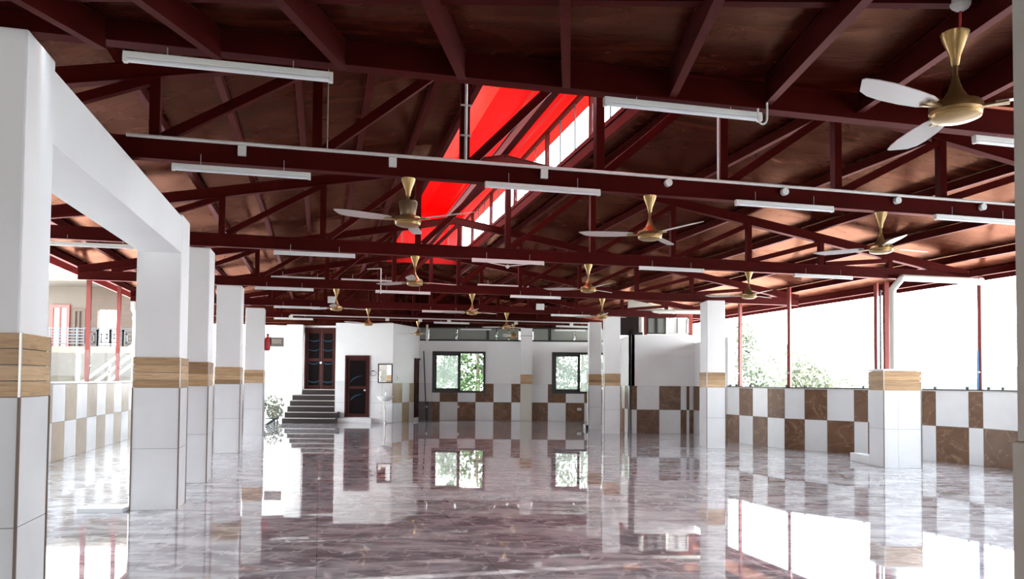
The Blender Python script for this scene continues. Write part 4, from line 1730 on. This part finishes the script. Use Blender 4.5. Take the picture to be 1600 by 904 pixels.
tube0 = make_tube()
tl = [  # px mid-left, px mid-right, y left, y right, plane v, label
    (183, 525, 82, 110, 4.0, 'nearest tube light on the left, under the first beam beside the big column'),
    (941, 1205, 147, 168, 4.0, 'tube light under the first beam right of the lantern, plug hanging at its end'),
    (1533, 1850, 202, 225, 4.0, 'tube light under the first beam behind the nearest fan, cut by the right pillar'),
    (267, 487, 263, 273, 6.12, 'tube light under the nearest truss at its left end'),
    (754, 941, 284, 292, 6.12, 'tube light under the nearest truss below the lantern glazing'),
    (1145, 1305, 306, 314, 6.12, 'tube light under the nearest truss, between its middle and right fans'),
    (1453, 1600, 329, 341, 6.12, 'tube light under the nearest truss at the right edge'),
    (430, 553, 395, 399, 10.02, 'tube light under the second truss at left, beside the fourth column'),
    (735, 852, 406, 411, 10.02, 'tube light under the second truss with a cable looped below it'),
    (993, 1105, 417, 423, 10.02, 'tube light under the second truss right of its middle fan'),
    (1236, 1336, 429, 434, 10.02, 'tube light under the second truss near its right end'),
    (81, 215, 381, 385, 10.02, 'tube light seen below the deep white beam at left'),
    (400, 488, 450, 452, 14.12, 'tube light under the third truss at its left end'),
    (584, 675, 455, 457, 14.12, 'tube light under the third truss between its left and middle fans'),
    (794, 879, 460, 463, 14.12, 'tube light under the third truss right of its middle fan'),
    (426, 502, 478, 480, 17.82, 'tube light under the fourth truss at its left end'),
    (657, 728, 485, 488, 17.82, 'tube light under the fourth truss left of the third truss middle fan'),
    (859, 924, 491, 494, 17.82, 'tube light under the fourth truss beside the slim white column'),
    (426, 491, 495, 497, 21.22, 'tube light under the rear truss above the double door'),
    (675, 736, 502, 504, 21.22, 'tube light under the rear truss at its middle'),
    (866, 923, 509, 511, 21.22, 'tube light under the rear truss above the right back window'),
]
first = True
for xa_, xb_, ya, yb, v, lab in tl:
    ua, za = at_v(xa_, ya, v)
    ub, zb = at_v(xb_, yb, v)
    um = (ua + ub) / 2
    if lab.startswith('tube light under the first beam behind'):
        um = ua + .5
    zz_ = min((za + zb) / 2, 2.93 - .028) if v > 5 else (2.862 if xa_ < 900 else 2.885)
    loc = uv(um, v if v > 5 else 4.06, max(zz_, 2.80))
    if first:
        tube0.location = loc
        tube0.rotation_euler = (0, 0, PHI)
        tube0['label'] = lab
        first = False
    else:
        dup(tube0, loc, PHI, lab, 'hanging tube lights')
# two on the glazing above the back wall, three up behind the third truss
for xa_, xb_, y, lab in ((726, 761, 514, 'tube light fixed to the grey panes above the left back window'),
                         (860, 922, 517, 'tube light fixed to the grey panes above the right back window')):
    p0, p1 = at_d(xa_, y, 24.9), at_d(xb_, y, 24.9)
    o = dup(tube0, Vector(((p0.x + p1.x) / 2, 24.975, 2.96)), 0, lab, 'hanging tube lights')
for xa_, xb_, y, lab in ((424, 513, 434, 'tube light on top of the third truss chord at left'),
                         (536, 618, 437, 'tube light on top of the third truss chord left of the lantern end'),
                         (747, 828, 443, 'tube light on top of the third truss chord right of the lantern end')):
    ua, z = at_v(xa_, y, 14.13)
    ub, z = at_v(xb_, y, 14.13)
    dup(tube0, uv((ua + ub) / 2, 14.2, 3.097), PHI, lab, 'hanging tube lights')
# looped cable
u, z = at_v(793, 413, 10.0)
mb = MB()
mb.path([uv(u - .32, 10.0, 2.885), uv(u - .1, 10.0, 2.85), uv(u, 10.0, 2.835), uv(u + .1, 10.0, 2.85), uv(u + .34, 10.0, 2.885)], .006, 6)
mb.ball(uv(u, 10.0, 2.83), .025)
tag(obj('looped_cable', mb, 'white_pl'), 'white cable and small bulb holder looped below a tube light of the second truss', 'cable')
u, z = at_v(1190, 172, 4.0)
mb = MB()
cpt = uv(u, 3.99, 2.86)
dv = Vector((cs, sn, 0))
mb.path([cpt + dv * (.03 * math.cos(a)) + Vector((0, 0, .04 * math.sin(a))) for a in [math.pi * k / 8 - math.pi for k in range(9)]], .006, 8)
mb.tube(cpt + dv * .03, cpt + dv * .03 + Vector((0, 0, .09)), .006)
mb.tube(cpt - dv * .03, cpt - dv * .03 + Vector((0, 0, .05)), .006)
tag(obj('cable_hook', mb, 'white_pl'), 'short white loop of cable at the right end of the near tube light', 'cable')


# ================================================================== CONDUITS
def conduit(v, xl, xr, boxes, label, r=.014, z=3.085, bs=.06):
    ul, _ = at_v(xl, 300, v)
    ur, _ = at_v(xr, 300, v)
    t = thing('conduit_run', label, 'conduit', uv(ul, v, z), PHI)
    mb = MB()
    mb.tube(uv(ul, v, z), uv(ur, v, z), r, 8)
    obj('pipe', mb, 'conduit', t)
    for x in boxes:
        u, _ = at_v(x, 300, v)
        mb = MB()
        if bs > .05 and x < 900:
            mb.bar(uv(u - bs / 2, v, z - .055), uv(u + bs / 2, v, z - .055), .03, .075)
        else:
            mb.tube(uv(u, v - .02, z - .05), uv(u, v + .02, z - .05), bs * .55, 14)
        bo = obj('junction_box', mb, 'white_pl', t)
    return t


conduit(6.13, 195, 1640, [377, 613, 850, 1044, 1226, 1402, 1535], 'long white conduit with junction boxes along the nearest full truss')
conduit(21.2, 457, 925, [458, 608, 659, 704, 808, 894], 'thin white conduit with small boxes along the rear truss', r=.018, z=3.0, bs=.1)
# conduit on a post of the nearest truss
u = 2.31 - 1.18
t = thing('post_conduit', 'vertical white conduit clipped to the near truss post left of the red lantern', 'conduit', uv(u, 6.13, 3.09), PHI)
mb = MB()
mb.tube(uv(u - .0, 6.14, 3.09), uv(u - .0, 6.14, 3.93), .012, 8)
obj('pipe', mb, 'conduit', t)
for z in (3.3, 3.55, 3.8):
    mb = MB()
    mb.bar(uv(u - .045, 6.14, z), uv(u + .045, 6.14, z), .03, .008)
    obj('clip', mb, 'wire', t)
u, z = at_v(595, 450, 14.1)
mb = MB()
mb.tube(uv(u, 14.1, 3.1), uv(u, 14.1, 3.32), .012, 6)
mb.tube(uv(u, 14.1, 2.86), uv(u, 14.1, 3.1), .012, 6)
mb.tube(uv(u, 14.1, 3.32), uv(u - .25, 14.1, 3.3), .008, 6)
tag(obj('drop_conduit_or_lit_edge', mb, 'conduit'), 'short vertical white conduit hanging on the third truss left of the lantern end', 'conduit')


for px_w, za_, zb_, r_, mt_, lab in ((512, 3.10, 3.80, .004, 'wire', 'thin pale wire hanging straight down to the nearest full truss at left'),
                                    (1122, 3.10, 4.02, .009, 'conduit', 'thin white strip drawn as the lit edge of the nearest truss post right of the lantern')):  # second entry is a pale strip imitating light on the post edge
    u, z = at_v(px_w, 200, 6.14)
    mb = MB()
    mb.tube(uv(u, 6.14, za_), uv(u, 6.14, zb_), r_, 6)
    tag(obj('drop_wire' if r_ < .005 else 'drop_conduit_or_lit_edge', mb, mt_), lab, 'wire' if r_ < .005 else 'conduit')


def flood(px, py, v, lab):
    u, z = at_v(px, py, v)
    t = thing('flood_light', lab, 'floodlight', uv(u, v, z), PHI)
    mb = MB()
    mb.bar(uv(u - .1, v, z), uv(u + .1, v, z), .04, .15)
    obj('lamp_face', mb, 'white_pl', t, bevel=.008)
    mb = MB()
    mb.bar(uv(u - .08, v + .035, z), uv(u + .08, v + .035, z), .03, .11)
    obj('housing', mb, 'black', t)
    return t


flood(519, 468, 17.80, 'small white floodlight left, beside the left fan of the third truss')
flood(844, 479, 17.80, 'small white floodlight at right of the lantern, among dark roof steel')


# ================================================================== OUTSIDE
def leaves(mb, c, rad, n, size, flat=1.0):
    for _ in range(n):
        while True:
            q = Vector((random.uniform(-1, 1), random.uniform(-1, 1), random.uniform(-1, 1)))
            if q.length < 1:
                break
        if random.random() < .6:
            q = q.normalized() * random.uniform(.7, 1.0)
        p = Vector(c) + Vector((q.x * rad[0], q.y * rad[1], q.z * rad[2]))
        a = Vector((random.gauss(0, 1), random.gauss(0, 1), random.gauss(0, 1))).normalized()
        b_ = a.orthogonal().normalized()
        s = size * random.uniform(.6, 1.3)
        mb.quad([p - a * s, p - b_ * s * .45, p + a * s, p + b_ * s * .45])


def tree(base, h, blobs, lm, label, cat='tree', size=.1, n=900, name='tree', group=None, trunk=.12):
    t = thing(name, label, cat, base, 0, group)
    base = Vector(base)
    mb = MB()
    mb.tube(base, base + Vector((0, 0, h * .8)), trunk, 8, 0, trunk * .4)
    for (dx, dy, dz, rx, ry, rz_) in blobs:
        mb.tube(base + Vector((0, 0, h * .35)), base + Vector((dx, dy, dz)), trunk * .4, 6, 0, trunk * .12)
    obj('trunk', mb, 'bark', t)
    mb = MB()
    for (dx, dy, dz, rx, ry, rz_) in blobs:
        leaves(mb, base + Vector((dx, dy, dz)), (rx, ry, rz_), n, size)
    obj('foliage', mb, lm, t)
    return t


# behind the back windows
tree((-1.3, 29.5, -.15), 3.4, [(0, 0, 3.0, 1.2, .9, .9), (-.8, .2, 1.9, .8, .7, .7), (.7, .1, 2.1, .9, .7, .8), (.1, -.2, 1.2, .8, .6, .6), (.6, .3, 3.5, 1.0, .8, .7)],
     'leaf', 'leafy green tree behind the open left back window', size=.10, n=620)
tree((-3.4, 33, -.15), 3.2, [(0, 0, 2.2, 1.4, 1, 1.0), (.6, 0, 1.2, 1.0, .8, .8)], 'leaf_pale', 'pale bushy tree behind the hazy left pane of the left window', size=.12, n=600)
tree((2.9, 31.5, -.15), 3.2, [(0, 0, 2.5, 1.5, 1, 1.1), (-1.0, 0, 1.3, 1.0, .8, .9), (1.0, .3, 1.5, 1.1, .8, .9)], 'leaf_grey', 'grey green tree behind the right back window', size=.12, n=700)
# right side
tree((12.2, 40, -2.0), 6.4, [(0, 0, 3.4, 1.4, 1.2, 1.4), (.1, 0, 4.6, 1.0, .9, 1.2), (0, 0, 5.7, .6, .6, 1.0)], 'leaf_pale',
     'pale conical tree outside beyond the leftmost red post of the right opening', size=.14, n=700)
tree((14.6, 41, -1.7), 4.2, [(0, 0, 3.4, 2.0, 1.5, 1.4), (-1.7, .3, 2.6, 1.5, 1.2, 1.2), (1.4, .4, 3.0, 1.4, 1.0, 1.2)], 'leaf_yellow',
     'yellow green bush mass outside between the two left red posts', 'bush', size=.15, n=1500, name='bush')
tree((19.6, 46, -2.6), 4.2, [(0, 0, 3.2, 2.0, 1.5, 1.1), (2.2, .3, 2.8, 1.8, 1.2, 1.0)], 'leaf_yellow',
     'low pale yellow bush outside right of the second red post', 'bush', size=.15, n=1400, name='bush')
mb = MB()
N = 40
hz = []
for i in range(N + 1):
    x = 35 + 90 * i / N
    h = 6.5 + 3.2 * math.sin(i * .22 + 0.6) + 0.8 * math.sin(i * .9) - i * .12
    hz.append((x, h))
for (xa_, ha), (xb_, hb) in zip(hz[:-1], hz[1:]):
    mb.hexa([(xa_, 120, -4), (xb_, 120, -4), (xb_, 158, -4), (xa_, 158, -4), (xa_, 138, ha), (xb_, 138, hb), (xb_, 150, hb), (xa_, 150, ha)])
tag(obj('wooded_hill', mb, 'hill'), 'faint hazy hill on the horizon beyond the right opening', 'hill')
# hedge plants at the left rear
for k, (x, y) in enumerate(((-7.55, 24.3), (-8.4, 24.2), (-9.25, 24.6))):
    tree((x, y, 0), .5, [(0, 0, .5, .38, .28, .3), (.1, -.05, .25, .28, .2, .22)], 'leaf_yellow',
         'low yellow green shrub before the bright outer wall left of the steps', 'shrub', size=.05, n=260, name='shrub', group='shrubs left of the steps', trunk=.015)

# neighbouring building on the left
D0 = 30.0


def bx(px, py, D=D0):
    return at_d(px, py, D)


t = thing('neighbour_building', 'cream two-storey building with balcony seen through the left opening', 'building', (bx(140, 590).x, D0, -.15))
xl, xr = bx(20, 500).x, bx(222, 500).x
zs = bx(140, 541).z          # balcony slab
mb = MB()
xm = bx(137, 500, D0 + 1.7).x
mb.bb(xl, xr, D0 + 1.6, D0 + 1.9, -.15, zs)
mb.bb(xl, xm, D0 + 1.6, D0 + 1.9, zs, bx(100, 420).z)
mb.bb(xm, xr, D0 + 1.6, D0 + 1.9, bx(100, 440).z - .01, bx(100, 420).z)
obj('wall', mb, 'facade', t)
mb = MB()
mb.bb(xl, xr + .2, D0 - .1, D0 + 1.6, zs - .25, zs)
mb.bb(xl, xr + .2, D0 - .3, D0 + 1.9, bx(140, 440).z, bx(140, 432).z)
obj('balcony_slab', mb, 'facade', t)
mb = MB()
mb.bb(xl, xr, D0 - .1, D0 + .02, zs - 1.15, zs - .25)
obj('slab_parapet', mb, 'parapet', t)
mb = MB()
x1_, x2_ = bx(152, 500, D0 + 1.6).x, bx(182, 500, D0 + 1.6).x
ztop = bx(100, 440).z
zo = bx(150, 478).z
mb.bb(xm, x1_, D0 + 1.6, D0 + 1.8, zs, ztop)
mb.bb(x2_, xr, D0 + 1.6, D0 + 1.8, zs, ztop)
mb.bb(x1_, x2_, D0 + 1.6, D0 + 1.8, zo, ztop)
obj('plank_cladding', mb, 'clad', t)
for a, e, y0_, m_, gl_ in ((78, 108, 470, 'red_steel', 'glass'), (113, 133, 476, 'clad', 'clad')):
    xa_, xb_ = bx(a, 500, D0 + 1.5).x, bx(e, 500, D0 + 1.5).x
    z1 = bx(a, y0_).z
    mb = MB()
    for q0, q1 in ((xa_, xa_ + .12), (xb_ - .12, xb_)):
        mb.bb(q0, q1, D0 + 1.5, D0 + 1.598, zs, z1)
    mb.bb(xa_ + .12, xb_ - .12, D0 + 1.5, D0 + 1.598, z1 - .12, z1)
    mb.bb((xa_ + xb_) / 2 - .03, (xa_ + xb_) / 2 + .03, D0 + 1.5, D0 + 1.598, zs, z1 - .12)
    dr = obj('balcony_door', mb, m_, t)
    mb = MB()
    mb.bb(xa_ + .12, xb_ - .12, D0 + 1.56, D0 + 1.59, zs, z1 - .12)
    obj('door_glass', mb, 'frost' if a == 78 else 'clad', dr)
# unseen side wing added to shade the left side of the hall
mb = MB()
mb.hexa([uv(-8.0, -8, -.15), uv(-7.7, -8, -.15), uv(-7.7, 17, -.15), uv(-8.0, 17, -.15), uv(-8.0, -8, 5.5), uv(-7.7, -8, 5.5), uv(-7.7, 17, 5.5), uv(-8.0, 17, 5.5)])
obj('added_shade_wing', mb, 'facade', t)
# railings
zr = bx(140, 513).z
mb = MB()
xg = bx(133, 520).x
for q in range(6):
    z = zs + .12 + (zr - zs - .12) * q / 5
    mb.tube((xl, D0, z), (xg, D0, z), .022, 6)
for px in (78, 92, 106, 120, 132):
    x = bx(px, 520).x
    mb.tube((x, D0, zs), (x, D0, zr + .05), .03, 6)
obj('silver_railing', mb, 'rail', t)
mb = MB()


def sqspiral(x0, z0, w_, h_, flip=1):
    cx = x0 + w_ / 2
    mb2 = [(-.5, -.5), (-.5, .5), (.5, .5), (.5, -.3), (-.25, -.3), (-.25, .25), (.25, .25), (.25, -.05), (0, -.05)]
    pts = [Vector((cx + flip * a * w_ * .9, D0, z0 + h_ / 2 + b_ * h_ * .9)) for a, b_ in mb2]
    for p, q in zip(pts[:-1], pts[1:]):
        d_ = (q - p).normalized()
        mb.bar(p - d_ * .03, q + d_ * .03, .05, .06, (0, 1, 0))


xg2 = bx(213, 520).x
nsp = 4
wv = (xg2 - xg) / nsp
for k in range(nsp):
    sqspiral(xg + wv * k, zs + .02, wv, zr - zs - .06, 1 if k % 2 else -1)
mb.bar((xg, D0, zr), (xg2, D0, zr), .05, .05)
mb.bar((xg, D0, zs + .04), (xg2, D0, zs + .04), .05, .05)
for k in range(nsp + 1):
    mb.bar((xg + wv * k, D0, zs), (xg + wv * k, D0, zr), .06, .06, (0, 1, 0))
obj('black_railing', mb, 'black', t)
# outside stair flights
t = thing('outdoor_staircase', 'pale outdoor staircase with slanting rails below the balcony at left', 'staircase', (bx(180, 590).x, D0 - 1.5, -.15))
sx0, sx1 = bx(138, 590, D0 - 1.2).x, bx(222, 560, D0 - 1.2).x
zz0 = -.15
mb = MB()
ns = 9
for k in range(ns):
    a = sx0 + (sx1 - sx0) * k / ns
    mb.bb(a, a + (sx1 - sx0) / ns, D0 - 1.6, D0 - .6, zz0, zz0 + .17 * (k + 1))
obj('steps', mb, 'parapet', t)
for k, off in enumerate((.35, .7, 1.05)):
    mb = MB()
    mb.bar((sx0, D0 - 1.6, zz0 + off + .2), (sx1, D0 - 1.6, zz0 + off + .2 + .17 * ns), .05, .09)
    obj('rail', mb, 'paint', t)
for k in (0, 4, 8):
    a = sx0 + (sx1 - sx0) * (k + .5) / ns
    mb = MB()
    mb.bar((a, D0 - 1.6, zz0 + .17 * k), (a, D0 - 1.6, zz0 + 1.3 + .17 * k), .05, .05, (0, 1, 0))
    obj('baluster', mb, 'paint', t)
